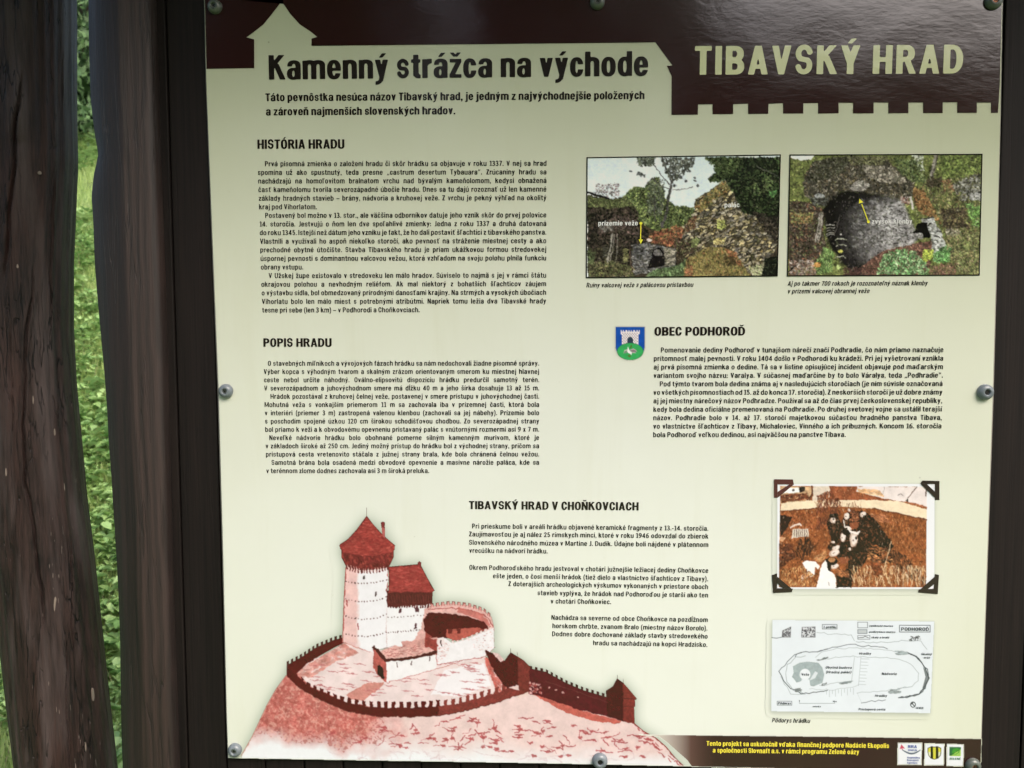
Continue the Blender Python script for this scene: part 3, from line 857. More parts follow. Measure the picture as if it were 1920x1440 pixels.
    wb = [(1640, 1040), (1500, 1092), (1350, 1132), (1200, 1160), (1050, 1169), (860, 1166), (700, 1137), (560, 1073), (450, 1012), (388, 948), (390, 900)]
    wm = c.fill(wall_top + wb, dk, 1, .1, 6)
    rr = wm & (zx + (n1 - .5) * 120 > 1190); c.put(rr, np.array((122, 46, 46), np.float32) * (.8 + .4 * c.fbm(3)[..., None]))
    c.line([(450, 1012), (560, 1073), (700, 1137), (860, 1166), (1050, 1169), (1200, 1160), (1350, 1132), (1500, 1092), (1640, 1042)], (92, 36, 36), 1.4)
    for k, m in enumerate(merlons(wall_top, 30, lambda t: 12 + 20 * min(t * 2.4, 1) - 6 * max(t - .75, 0) * 4, .52)):
        c.fill(m, dk if m[0][0] < 1185 else (128, 50, 48))
    # tower
    tb = [(702, 360), (692, 560), (685, 772), (740, 795), (830, 826), (917, 802), (920, 590), (926, 360)]
    tm = c.fill(tb, (230, 230, 239), 1, .02, 10)
    sh = np.clip((772 - zx + (n1 - .5) * 26) / 16, 0, 1) * tm
    c.put(sh.astype(np.float32), np.array((222, 182, 182), np.float32) * (.94 + .14 * n1[..., None]), .95)
    c.line([(702, 380), (692, 560), (685, 772)], (176, 86, 84), 2.0); c.line([(685, 772), (740, 795), (830, 826)], (190, 120, 116), 1.2)
    c.line([(922, 385), (926, 440), (918, 500)], (196, 120, 120), 1.4); c.line([(918, 590), (917, 802)], (170, 100, 100), .9, .8)
    for y0, sag in ((452, 16), (545, 18), (636, 22), (730, 18)):
        for i in range(14):
            t = i / 13; x = 702 + t * 212; y = y0 + sag * (1 - (2 * t - 1) ** 2) - 8 * t
            c.ell((x, y - 2), 3.2, 3.2, (92, 60, 62) if i % 3 else (60, 34, 36))
    for x, y, h_, q in ((798, 430, 20, (56, 40, 40)), (858, 515, 26, (66, 44, 46)), (706, 566, 30, (160, 70, 70)), (766, 690, 34, (150, 66, 70))):
        c.fill([(x - 3, y - h_ / 2), (x + 4, y - h_ / 2), (x + 4, y + h_ / 2), (x - 3, y + h_ / 2)], q)
    # palace
    c.fill([(918, 575), (1148, 570), (1142, 740), (1050, 800), (917, 802)], (231, 231, 239), 1, .02, 9)
    c.fill([(1120, 600), (1146, 580), (1142, 745), (1060, 800), (1040, 790), (1100, 700)], (214, 160, 156), .9, .1, 5)
    for i in range(13):
        c.ell((925 + i * 17, 640 - i * .9), 3, 3, (88, 62, 66)); c.ell((925 + i * 13.5, 720 - i * .8), 3, 3, (88, 62, 66))
    for q in ((981, 594, 994, 620), (1069, 590, 1085, 614), (1064, 670, 1074, 702)):
        c.fill([(q[0], q[1]), (q[2], q[1]), (q[2], q[3]), (q[0], q[3])], (84, 44, 54))
    c.fill([(918, 500), (1162, 500), (1160, 568), (1145, 574), (920, 586)], (84, 30, 32), 1, .18, 5)
    for i in range(17):
        x = 926 + i * 14; c.line([(x, 520), (x + 6, 565)], (118, 50, 50), .9, .8)
        c.fill([(x, 570), (x + 9, 570), (x + 3, 592), (x - 5, 590)], (92, 34, 36))
    pr = [(924, 376), (1095, 361), (1130, 430), (1170, 500), (1158, 512), (1050, 508), (926, 512), (932, 430)]
    c.fill(pr, (150, 54, 54), 1, .12, 7)
    c.dabs(pr, 420, [(128, 42, 44), (168, 70, 66), (140, 48, 50), (178, 84, 78)], 9, 2.2, (-.2, .2), .5, False)
    c.line([(924, 376), (1095, 361), (1130, 430), (1170, 500)], (92, 34, 36), 1.5); c.line([(912, 500), (926, 512), (1050, 508), (1158, 512)], (96, 34, 36), 1.6)
    c.line([(912, 498), (932, 470), (930, 380)], (110, 40, 40), 1.6)
    c.fill([(1082, 352), (1090, 343), (1102, 352), (1100, 380), (1092, 380), (1092, 362), (1082, 360)], (116, 44, 46))
    # tower gallery and roof
    gal = [(678, 280), (956, 280), (955, 325), (932, 372), (880, 388), (805, 394), (740, 384), (700, 368), (678, 325)]
    c.fill(gal, (112, 38, 40), 1, .2, 5)
    c.dabs(gal, 260, [(84, 28, 30), (140, 52, 50), (100, 34, 36), (156, 66, 60)], 8, 4, (.9, 1.7), .6, False)
    for i in range(15):
        t = i / 14; x = 700 + t * 222; y = 372 + 20 * (1 - (2 * t - 1) ** 2)
        c.fill([(x, y - 10), (x + 8, y - 10), (x + 11 - 6 * t, y + 18), (x + 4 - 4 * t, y + 18)], (104, 40, 42))
        if i < 13: c.line([(x + 12, y - 8), (x + 12, y + 10)], (232, 190, 188), 1.3, .8)
    rf = [(812, 104), (845, 150), (890, 200), (930, 236), (962, 260), (960, 280), (948, 294), (880, 310), (812, 316), (740, 310), (688, 294), (668, 268), (670, 254), (716, 226), (760, 178)]
    rm = c.fill(rf, (152, 56, 54), 1, .14, 8)
    c.dabs(rf, 700, [(128, 42, 44), (170, 72, 66), (146, 52, 50), (186, 92, 82), (136, 46, 48)], 9, 2.6, (-.3, .3), .5, False)
    c.put((np.clip((790 - zx - (zy - 110) * .32 + (n1 - .5) * 60) / 40, 0, 1) * np.clip((zx - 690) / 30, 0, 1) * rm).astype(np.float32), (118, 42, 44), .5)
    c.line([(668, 262), (716, 226), (760, 178), (812, 106), (845, 150), (890, 200), (930, 236), (962, 262)], (104, 38, 38), 1.5)
    c.line([(672, 276), (690, 296), (740, 311), (812, 318), (880, 312), (948, 296), (960, 280)], (118, 42, 42), 1.5)
    c.line([(812, 62), (812, 108)], (150, 100, 100), 1.0)
    c.fill([(890, 150), (908, 150), (910, 222), (894, 205)], (176, 92, 92), 1, .3, 2); c.fill([(886, 140), (898, 134), (909, 140), (908, 168), (890, 168)], (120, 46, 48))
    # round bailey
    c.fill([(1140, 585), (1250, 568), (1350, 578), (1430, 604), (1474, 640), (1488, 700), (1485, 760), (1440, 720), (1400, 665), (1250, 622), (1142, 620)], (222, 176, 174), 1, .12, 6)
    for m in merlons([(1150, 584), (1250, 570), (1350, 580), (1430, 606), (1476, 645)], 12, 14, .5): c.fill(m, (214, 150, 148)); c.line([m[0], m[3], m[2], m[1]], (130, 54, 54), .9)
    c.line([(1140, 598), (1250, 592), (1350, 600), (1440, 632), (1480, 680), (1486, 770)], (160, 76, 76), 1.6)
    c.fill([(1300, 588), (1420, 620), (1470, 680), (1455, 690), (1400, 650), (1290, 612)], (186, 96, 92), .8, .15, 4)
    c.fill([(1112, 655), (1142, 614), (1250, 620), (1350, 638), (1430, 664), (1456, 700), (1390, 730), (1300, 752), (1230, 752), (1165, 752), (1118, 712)], (78, 16, 22), 1, .15, 6)
    c.fill([(1232, 704), (1400, 696), (1440, 712), (1370, 738), (1290, 768), (1236, 750)], (176, 84, 76), 1, .15, 4)
    for x in (1252, 1297): c.fill([(x - 10, 702), (x + 10, 702), (x + 10, 724), (x - 10, 724)], (96, 30, 32))
    c.fill([(1118, 712), (1170, 752), (1182, 838), (1140, 830), (1130, 770)], (150, 62, 60), 1, .25, 4)
    c.fill([(1150, 750), (1172, 760), (1172, 820), (1152, 810)], (86, 30, 32))
    rw = [(1182, 760), (1230, 752), (1262, 776), (1330, 760), (1400, 730), (1484, 694), (1488, 800), (1440, 850), (1300, 878), (1184, 892)]
    c.fill(rw, (230, 228, 236), 1, .04, 6)
    c.dabs([(1184, 765), (1260, 780), (1230, 860), (1184, 890)], 70, [(206, 150, 150)], 4, 2, (-.4, .4), .6, False)
    c.dabs([(1330, 765), (1484, 700), (1486, 800), (1440, 840)], 60, [(190, 140, 146), (214, 170, 172)], 3, 2, (-.4, .4), .7, False)
    for m in merlons([(1262, 776), (1330, 760), (1400, 732), (1484, 694)], 9, 12, .45): c.fill(m, (226, 206, 208)); c.line([m[3], m[2]], (150, 60, 60), 1.2)
    c.fill([(1184, 752), (1222, 748), (1228, 776), (1184, 790)], (228, 214, 218)); c.fill([(1203, 764), (1208, 764), (1208, 790), (1203, 790)], (60, 30, 32))
    c.line([(1182, 756), (1184, 892)], (176, 90, 90), 1.4); c.line([(1184, 892), (1300, 872), (1440, 848), (1490, 800)], (168, 84, 84), 1.3)
    # gatehouse wall
    c.fill([(1000, 770), (1186, 745), (1186, 850), (1000, 840)], (206, 150, 146), 1, .15, 5); c.fill([(1120, 745), (1182, 760), (1184, 836), (1120, 826)], (140, 56, 54), 1, .2, 4)
    c.fill([(880, 820), (960, 790), (1040, 800), (1140, 800), (1175, 825), (1100, 846), (910, 862)], (214, 166, 162), 1, .15, 5)
    for i in range(22):
        x, y = rng.uniform(890, 1100), rng.uniform(800, 850); c.line([(x, y), (x + rng.uniform(20, 50), y - rng.uniform(-8, 20))], (150, 70, 70), .9, .8)
    c.fill([(916, 876), (1000, 868), (1100, 852), (1180, 836), (1184, 912), (1080, 942), (918, 988)], (232, 231, 238), 1, .03, 8)
    c.fill([(848, 802), (916, 874), (918, 988), (866, 946), (845, 900)], (172, 84, 80), 1, .2, 4)
    c.fill([(868, 900), (882, 890), (898, 908), (904, 972), (868, 946)], (48, 20, 22))
    c.line([(850, 800), (912, 866), (1000, 864), (1100, 846), (1178, 826)], (74, 28, 30), 5.2)
    for x, y in ((973, 892), (1048, 882), (1142, 858)): c.line([(x, y - 10), (x + 1, y + 10)], (70, 44, 48), 1.6)
    c.line([(918, 988), (1080, 942), (1184, 912), (1300, 880)], (184, 110, 110), 1.1)
    # side gate and outer wall running down the right
    W()
    c.fill([(760, 775), (900, 812), (1150, 900), (1405, 968), (1380, 985), (1200, 968), (1000, 905), (830, 812)], (190, 92, 84), 1, .15, 5)
    ow = [(735, 585), (860, 612), (1000, 690), (1130, 745), (1300, 795), (1420, 800), (1420, 972), (1300, 935), (1100, 884), (900, 815), (735, 768)]
    c.fill(ow, (82, 14, 28), 1, .14, 6)
    for m in merlons([(740, 590), (860, 614), (1000, 692), (1130, 745), (1300, 795)], 15, 22, .5): c.fill(m, (64, 24, 30))
    c.line([(850, 680), (1000, 726), (1310, 835)], (96, 40, 46), 1.6, .8)
    for x, y in ((885, 728), (930, 742), (980, 760), (1085, 800), (1305, 835)): c.ell((x, y), 8, 6, (200, 150, 150))
    c.dabs([(740, 680), (830, 700), (830, 770), (740, 770)], 40, [(150, 60, 60), (206, 160, 160)], 9, 6, (-1, 1), .8, False)
    c.fill([(418, 452), (480, 480), (560, 532), (604, 470), (656, 502), (660, 706), (575, 730), (520, 660), (460, 560)], (76, 12, 20), 1, .12, 5)
    c.fill([(654, 500), (700, 530), (742, 572), (736, 772), (660, 790)], (112, 40, 40), 1, .2, 4)
    c.fill([(470, 470), (520, 480), (555, 524), (530, 540), (500, 505)], (236, 206, 206), .9, .15, 3)
    c.line([(604, 445), (604, 480)], (80, 40, 40), 1); c.line([(652, 470), (654, 500)], (80, 40, 40), .8)
    c.fill([(660, 780), (735, 758), (738, 776), (665, 802)], (226, 200, 196))
    c.fill([(1290, 748), (1340, 716), (1370, 658), (1420, 694), (1420, 972), (1300, 935)], (70, 12, 20), 1, .1, 5)
    tr = c.fill([(1416, 692), (1450, 730), (1515, 806), (1500, 812), (1502, 858), (1494, 862), (1498, 985), (1416, 970)], (118, 42, 40), 1, .2, 4)
    c.line([(1410, 800), (1508, 812)], (74, 26, 28), 1.4); c.line([(1420, 860), (1500, 862)], (78, 28, 28), 1.2)
    c.line([(1372, 636), (1372, 664)], (90, 40, 40), 1); c.line([(1414, 662), (1416, 694)], (90, 40, 40), .8)
    c.finish(.1, .08, .05, 1.0, .5, None, 1.2)
    # soft printed glow round the silhouette
    solid = (c.a > .5).astype(np.float32)
    glow = c.blur(np.pad(solid, 0), 13)
    k = np.clip(glow * 1.7, 0, 1) * (1 - solid) * .7
    c.rgb[:] = np.where(solid[..., None] > 0, c.rgb, np.array((146, 160, 148), np.float32))
    c.a[:] = np.where(solid > 0, 1, np.where(k < .02, 0, k))
    return c

def paint_ruin_a():
    c = Canvas(1095, 286, 1468, 526, 2, (192, 210, 230), 11)
    c.fine = (.62, 2.3, .34)
    c.zoomed(1080, 270, 4.8)
    c.put(np.clip(c.fbm(60) * 1.6 - .5, 0, 1).astype(np.float32), (222, 228, 236), .8)
    c.dabs([(170, 350), (240, 370), (380, 340), (390, 470), (280, 500), (170, 470)], 90, [(136, 120, 122), (160, 140, 140), (120, 90, 92)], 11, 5)
    c.fill([(105, 500), (480, 560), (700, 640), (1080, 600), (1500, 500), (1835, 400), (1835, 1200), (105, 1200)], (58, 48, 36)); c.dabs([(480, 600), (1080, 620), (1080, 960), (480, 960)], 420, [(70, 58, 40), (96, 76, 50), (50, 44, 34), (110, 100, 56), (120, 70, 50)], 16, 8)
    mid = [(420, 480), (520, 380), (600, 400), (690, 310), (740, 300), (790, 430), (800, 490), (900, 560), (1060, 570), (1080, 700), (1000, 760), (700, 780), (480, 640)]
    c.fill(mid, (70, 84, 44)); c.dabs(mid, 900, [(96, 118, 56), (126, 146, 66), (60, 78, 40), (80, 96, 60), (146, 160, 84), (44, 56, 34)], 15, 9)
    c.dabs([(640, 330), (790, 320), (800, 500), (760, 640), (650, 640)], 260, [(90, 96, 84), (70, 80, 66), (110, 120, 96)], 11, 6)
    lb = [(100, 460), (300, 500), (450, 480), (560, 620), (560, 720), (660, 800), (620, 960), (105, 960)]
    c.fill(lb, (34, 30, 26)); c.dabs(lb, 900, [(40, 36, 30), (64, 56, 44), (28, 26, 24), (80, 62, 56), (50, 46, 34)], 17, 10)
    c.dabs([(105, 470), (300, 500), (450, 480), (520, 560), (300, 580), (105, 560)], 260, [(92, 104, 56), (70, 84, 44), (112, 122, 66)], 14, 7)
    c.dabs([(350, 640), (520, 660), (620, 800), (420, 820), (200, 790)], 160, [(110, 84, 80), (84, 70, 66), (60, 50, 46)], 14, 7)
    c.dabs([(200, 740), (310, 720), (340, 770), (240, 790)], 60, [(120, 116, 112), (90, 86, 80)], 14, 7)
    c.line([(100, 436), (200, 462), (295, 496)], (30, 28, 28), 3.6)
    # slender tree
    g = (78, 74, 76)
    for p, wd_ in (([(770, 750), (775, 710), (805, 660), (822, 560), (840, 450), (855, 370)], 4.6), ([(855, 370), (835, 280), (800, 200), (770, 125)], 2.6), ([(860, 350), (880, 250), (900, 125)], 2.6),
                   ([(862, 350), (930, 280), (1000, 210), (1045, 130)], 1.8), ([(850, 370), (790, 310), (700, 190), (640, 130)], 1.6), ([(850, 400), (760, 380), (690, 300), (640, 350)], 1.5), ([(870, 410), (960, 405), (1050, 390)], 1.3), ([(850, 300), (850, 200), (845, 125)], 1.8), ([(705, 470), (708, 690)], 2.0)):
        c.line(p, g, wd_)
    c.dabs([(550, 122), (720, 122), (700, 190), (600, 200), (560, 190)], 80, [(70, 78, 66), (90, 98, 80)], 15, 9)
    c.dabs([(760, 122), (1060, 122), (1060, 180), (1010, 240), (930, 330), (860, 330), (800, 250)], 190, [(84, 88, 80), (104, 108, 96), (66, 70, 62)], 15, 9)
    c.dabs([(540, 240), (600, 260), (640, 300), (560, 285)], 16, [(80, 84, 84)], 15, 9)
    for p in ((565, 265), (1065, 330), (1090, 375), (985, 335), (1020, 240), (1065, 300), (490, 248), (885, 375), (880, 270), (940, 290)): c.ell(p, 14, 10, (80, 84, 88), .5)
    # stone wall
    st = [(1075, 620), (1060, 540), (1100, 480), (1210, 410), (1330, 320), (1440, 420), (1500, 590), (1790, 640), (1810, 900), (1690, 1195), (1560, 1195), (1420, 960), (1200, 920), (1000, 1020), (900, 950), (860, 830), (1000, 700)]
    c.fill(st, (74, 66, 50)); c.dabs(st, 500, [(60, 52, 40), (96, 84, 60), (110, 92, 50), (70, 70, 40)], 20, 12)
    c.dabs(st, 430, [(146, 138, 120), (168, 150, 100), (122, 112, 94), (182, 166, 116), (112, 106, 102), (156, 142, 116)], 25, 10, (-.75, -.1), .95, True, (40, 36, 30), True)
    c.dabs([(1060, 560), (1200, 430), (1330, 330), (1400, 400), (1240, 520), (1130, 620)], 150, [(120, 110, 50), (140, 96, 50), (96, 100, 50), (150, 130, 66)], 15, 8)
    c.dabs([(1270, 690), (1340, 690), (1340, 760), (1270, 760)], 40, [(150, 160, 70)], 12, 8)
    c.dabs([(1240, 840), (1340, 840), (1330, 900), (1240, 900)], 40, [(190, 170, 96)], 12, 8)
    rt = [(1160, 122), (1835, 122), (1835, 720), (1640, 650), (1500, 610), (1420, 440), (1330, 310), (1210, 350), (1185, 310), (1262, 255), (1250, 190)]
    c.fill(rt, (22, 30, 18)); c.dabs(rt, 1100, [(26, 36, 20), (40, 56, 30), (16, 22, 14), (60, 80, 40), (34, 44, 26)], 18, 11)
    c.dabs([(1160, 122), (1500, 122), (1420, 260), (1300, 330), (1200, 350), (1262, 255)], 190, [(66, 86, 44), (90, 108, 56), (50, 66, 36)], 15, 8)
    c.dabs([(1560, 380), (1760, 280), (1790, 420), (1640, 440)], 40, [(110, 130, 70), (80, 100, 56)], 14, 8); c.dabs([(1730, 430), (1790, 420), (1790, 470), (1740, 470)], 20, [(84, 150, 70)], 14, 9)
    c.line([(1620, 200), (1700, 240), (1810, 280)], (90, 92, 84), 1.8)
    c.dabs([(1600, 610), (1810, 660), (1800, 900), (1700, 780)], 130, [(46, 40, 34), (30, 28, 24), (70, 60, 50)], 18, 10)
    # russet plants
    rp = [(630, 870), (700, 800), (900, 730), (960, 760), (950, 860), (860, 920), (700, 900)]
    c.dabs(rp, 260, [(158, 84, 52), (130, 60, 42), (110, 100, 56), (176, 104, 66), (96, 56, 40)], 15, 8)
    c.dabs([(1000, 690), (1080, 640), (1080, 760), (960, 800)], 70, [(120, 96, 60), (100, 60, 44)], 14, 8)
    c.dabs([(880, 840), (1080, 860), (1100, 960), (960, 1000), (880, 960)], 150, [(50, 40, 36), (74, 52, 44), (96, 100, 56)], 15, 9)
    c.ell((660, 870), 22, 14, (206, 190, 186)); c.dabs([(1040, 850), (1110, 850), (1110, 900), (1040, 930)], 40, [(110, 124, 66)], 13, 8)
    # lower masonry
    lw = [(500, 905), (640, 890), (760, 920), (900, 940), (900, 1090), (780, 1150), (640, 1160), (505, 1180)]
    c.fill(lw, (74, 74, 78)); c.dabs(lw, 240, [(112, 112, 116), (90, 90, 96), (136, 134, 134), (100, 96, 92)], 22, 8, (-.3, .2), .95, False, (44, 42, 44), True)
    c.fill([(690, 960), (740, 930), (790, 965), (800, 1090), (740, 1105), (640, 1115), (680, 1020)], (26, 22, 24)); c.ell((735, 985), 42, 36, (112, 108, 108), .3); c.fill([(690, 1010), (780, 1000), (785, 1090), (680, 1100)], (24, 20, 22))
    c.dabs([(790, 930), (900, 950), (890, 1080), (800, 1110)], 70, [(150, 142, 124), (122, 116, 104)], 20, 9, (-.3, .2), .95, False, (50, 46, 42), True)
    bl = [(105, 940), (500, 930), (510, 1195), (105, 1195)]
    c.fill(bl, (32, 28, 24)); c.dabs(bl, 420, [(36, 32, 28), (54, 48, 38), (70, 66, 44), (44, 36, 32)], 16, 8)
    c.dabs([(105, 1060), (300, 1050), (520, 1110), (520, 1195), (105, 1195)], 300, [(112, 116, 60), (92, 104, 56), (130, 120, 76), (96, 84, 60), (70, 84, 46)], 13, 6)
    c.dabs([(105, 950), (180, 960), (150, 1080), (105, 1080)], 60, [(96, 112, 66), (70, 84, 50)], 16, 5)
    for x0, x1, w_ in ((280, 325, 3.2), (300, 345, 1.4), (355, 372, 1.2)): c.line([(x0, 1060), ((x0 + x1) / 2 + 8, 940), (x1, 810)], (142, 136, 128), w_)
    for i in range(9): c.line([(425 + 4 * (i % 2), 950 + i * 14), (470 - 6 * (i % 3), 945 + i * 14)], (150, 150, 84), 1.6)
    for i in range(6): c.line([(245, 930 + i * 16), (288, 926 + i * 15)], (96, 98, 88), 1.2)
    c.line([(480, 930), (490, 1060), (505, 1150)], (110, 80, 70), 1.3)
    gm = [(620, 1195), (700, 1130), (860, 1110), (960, 1060), (990, 1020), (980, 1195)]
    c.fill(gm, (64, 84, 50)); c.dabs(gm, 260, [(80, 112, 66), (112, 140, 84), (60, 80, 46), (96, 120, 76)], 14, 7)
    md = [(960, 1195), (985, 1050), (1080, 980), (1200, 925), (1340, 930), (1440, 980), (1570, 1195)]
    c.fill(md, (126, 112, 56)); c.dabs(md, 620, [(146, 132, 72), (120, 104, 52), (110, 116, 52), (160, 140, 86), (150, 90, 54), (100, 90, 44)], 13, 4, (-1.9, -1.2))
    c.dabs([(965, 1190), (1000, 1080), (1060, 1100), (1030, 1190)], 70, [(166, 90, 58), (150, 110, 66)], 13, 6); c.dabs([(1330, 940), (1440, 980), (1500, 1110), (1400, 1060)], 80, [(160, 92, 56), (140, 84, 50)], 13, 6)
    c.dabs([(1330, 1010), (1440, 1020), (1440, 1090), (1350, 1090)], 60, [(80, 62, 36), (96, 80, 44)], 13, 6)
    c.fill([(1700, 1030), (1835, 1000), (1835, 1200), (1655, 1200), (1690, 1110)], (20, 22, 18)); c.dabs([(1700, 1030), (1835, 1000), (1835, 1200), (1655, 1200)], 90, [(30, 36, 26), (16, 18, 14), (44, 54, 34)], 14, 8)
    c.dabs([(1560, 1110), (1690, 1080), (1660, 1195), (1580, 1195)], 60, [(150, 160, 110), (120, 130, 80), (166, 160, 130)], 14, 8)
    c.unify(2600, [(24, 24, 16), (40, 34, 24), (30, 36, 20)], [(120, 116, 84), (96, 104, 62), (140, 130, 108)])
    return c.finish(.26, .2, .3, 1.2, .5, None, 1.2)

def paint_ruin_b():
    c = Canvas(1471, 284, 1846, 522, 2, (104, 116, 52), 12)
    c.fine = (.62, 2.3, .34)
    c.zoomed(1460, 270, 4.571)
    full = [(60, 80), (1760, 80), (1760, 1140), (60, 1140)]
    c.dabs(full, 1500, [(120, 134, 60), (96, 112, 50), (140, 150, 70), (80, 90, 44), (110, 110, 60)], 18, 9)
    c.fill([(90, 92), (310, 92), (280, 130), (200, 140), (90, 120)], (206, 214, 224))
    c.dabs([(1130, 92), (1230, 92), (1240, 230), (1200, 220)], 40, [(190, 196, 190), (160, 170, 150)], 14, 8)
    c.dabs([(1380, 92), (1740, 92), (1740, 260), (1400, 300)], 260, [(104, 126, 50), (130, 150, 66), (84, 104, 44)], 16, 9)
    lb = [(80, 480), (260, 500), (390, 560), (380, 760), (420, 900), (330, 1000), (90, 1130)]
    c.fill(lb, (66, 54, 44)); c.dabs(lb, 420, [(84, 64, 52), (60, 50, 40), (110, 96, 84), (100, 110, 60), (130, 80, 56), (44, 38, 32)], 17, 8)
    c.dabs([(90, 590), (300, 590), (280, 680), (100, 680)], 80, [(120, 130, 66), (150, 110, 60)], 15, 8)
    ov = [(215, 280), (300, 150), (480, 115), (900, 105), (1010, 210), (1160, 340), (1150, 450), (1060, 480), (900, 440), (700, 410), (520, 400), (430, 520), (300, 500), (215, 440)]
    c.fill(ov, (70, 66, 54)); c.dabs(ov, 800, [(78, 72, 60), (56, 52, 44), (104, 98, 84), (124, 116, 104), (90, 80, 50), (44, 42, 36), (110, 92, 70)], 18, 9)
    c.dabs([(300, 150), (480, 115), (600, 120), (560, 240), (400, 300), (250, 330)], 240, [(46, 46, 34), (60, 62, 40), (84, 84, 70)], 15, 7)
    c.dabs([(560, 105), (940, 105), (900, 170), (640, 180)], 130, [(96, 98, 56), (72, 70, 46), (120, 122, 80)], 15, 7)
    c.dabs([(700, 180), (980, 200), (1100, 330), (900, 330), (760, 280)], 150, [(130, 122, 108), (104, 96, 84), (150, 142, 128)], 18, 10)
    c.dabs([(990, 110), (1200, 150), (1260, 330), (1150, 330), (1020, 240)], 160, [(90, 110, 60), (66, 84, 44), (116, 130, 80)], 15, 8)
    c.fill([(600, 370), (680, 305), (775, 345), (730, 400), (640, 405)], (140, 134, 128), 1, .15, 4); c.dabs([(600, 370), (680, 305), (775, 345), (730, 400)], 40, [(160, 156, 150), (120, 114, 106)], 18, 8, (-.6, .2))
    c.ell((345, 445), 46, 18, (138, 142, 146), .1); c.dabs([(260, 460), (420, 460), (420, 520), (300, 520)], 50, [(96, 100, 96), (50, 50, 46)], 20, 8)
    # vault
    cv = [(372, 560), (520, 400), (700, 410), (900, 440), (1060, 480), (1110, 600), (1180, 780), (1150, 880), (1000, 960), (850, 1000), (640, 1120), (590, 1080), (420, 850)]
    cm = c.mask(cv)
    yy, xx = np.mgrid[0:c.h, 0:c.w].astype(np.float32)
    zx = (xx / c.ss + c.x0 - 1460) * 4.571; zy = (yy / c.ss + c.y0 - 270) * 4.571
    t = np.clip((zx - 470) / 430, 0, 1) * np.clip((zy - 430 + (zx - 700) * .16) / 150, .12, 1) * np.clip((1180 - zy - (900 - zx) * .3) / 200, .25, 1)
    n = c.fbm(7)
    c.put(np.clip(c.blur(cm.astype(np.float32), 4) * 1.6 - .3 + (c.fbm(5) - .5) * .5, 0, 1) * (c.blur(cm.astype(np.float32), 3) > .05), np.array((20, 17, 17), np.float32) * (1 - t[..., None]) + np.array((146, 143, 146), np.float32) * t[..., None] * (.7 + .5 * n[..., None]))
    for i in range(330):
        x, y = c.rng.uniform(640, 1180), c.rng.uniform(470, 880); q = c.px([(x, y)])[0].astype(int)
        if not cm[q[1], q[0]]: continue
        s_ = float(t[q[1], q[0]]); L = c.rng.uniform(16, 46)
        if c.rng.random() < .5: c.line([(x, y), (x + L, y + c.rng.uniform(-4, 6))], (44, 40, 40), .9, .75 * s_)
        else: c.ell((x, y), L * .5, 9, np.array((178, 176, 180)) * (.35 + .65 * s_), c.rng.uniform(-.15, .15), .8)
    c.dabs([(1040, 440), (1130, 450), (1120, 520), (1060, 520)], 40, [(140, 90, 80), (110, 70, 60), (160, 150, 144)], 13, 7)
    c.fill([(1118, 455), (1140, 450), (1160, 560), (1140, 560)], (190, 184, 178))
    rv = [(1150, 370), (1260, 340), (1740, 250), (1740, 1130), (1460, 1130), (1430, 880), (1380, 740), (1330, 630), (1220, 600), (1160, 500)]
    c.fill(rv, (98, 104, 52)); c.dabs(rv, 1100, [(120, 130, 62), (84, 96, 46), (140, 146, 80), (110, 90, 56), (70, 66, 46), (130, 118, 78), (96, 116, 56)], 17, 8)
    c.dabs([(1150, 370), (1240, 400), (1330, 560), (1400, 700), (1340, 640), (1220, 600), (1160, 500)], 180, [(150, 96, 50), (126, 84, 44), (160, 120, 66)], 16, 8)
    c.dabs([(1380, 560), (1600, 540), (1640, 720), (1420, 720)], 170, [(60, 50, 40), (84, 66, 48), (46, 40, 34), (110, 96, 60)], 17, 9)
    c.dabs([(1480, 350), (1720, 240), (1740, 480), (1560, 480)], 150, [(124, 124, 116), (96, 96, 90), (150, 150, 146), (70, 66, 56)], 19, 9)
    c.line([(1640, 440), (1740, 400)], (30, 28, 28), 3); c.dabs([(1640, 420), (1740, 420), (1740, 490), (1640, 470)], 30, [(150, 150, 150)], 20, 10)
    c.dabs([(1430, 720), (1560, 740), (1540, 790), (1440, 780)], 40, [(166, 160, 140), (130, 120, 100)], 16, 8)
    c.dabs([(1600, 500), (1740, 540), (1740, 720), (1660, 700)], 110, [(100, 160, 60), (130, 180, 90), (70, 110, 50)], 16, 7)
    c.line([(1345, 92), (1335, 180), (1305, 260), (1310, 350)], (150, 142, 132), 7); c.line([(1356, 92), (1346, 180), (1316, 260), (1320, 350)], (86, 78, 70), 2.4)
    c.dabs([(1260, 290), (1400, 290), (1390, 360), (1270, 370)], 70, [(60, 58, 40), (84, 70, 50)], 15, 8)
    c.dabs([(1400, 300), (1480, 310), (1500, 400), (1420, 400)], 40, [(140, 80, 60), (120, 110, 60)], 14, 8)
    pil = [(1215, 640), (1330, 618), (1345, 700), (1395, 745), (1400, 790), (1440, 890), (1300, 970), (1306, 790), (1250, 740)]
    c.fill(pil, (156, 160, 160), 1, .1, 4); c.dabs(pil, 70, [(178, 182, 182), (134, 136, 136)], 20, 8, (-.4, .4), .9, False)
    for p in ([(1300, 680), (1280, 700)], [(1330, 790), (1380, 800)], [(1350, 750), (1400, 745)], [(1240, 640), (1330, 625)]): c.line(p, (40, 38, 38), 2)
    c.fill([(1185, 680), (1262, 668), (1290, 760), (1300, 800), (1240, 806), (1215, 760), (1135, 775), (1170, 740)], (16, 14, 14))
    c.dabs([(1140, 770), (1220, 760), (1230, 800), (1150, 830)], 40, [(150, 148, 148), (120, 118, 118)], 22, 8, (-.2, .2))
    sl = [(600, 1130), (700, 1060), (880, 920), (1180, 850), (1310, 830), (1310, 1000), (1250, 1130)]
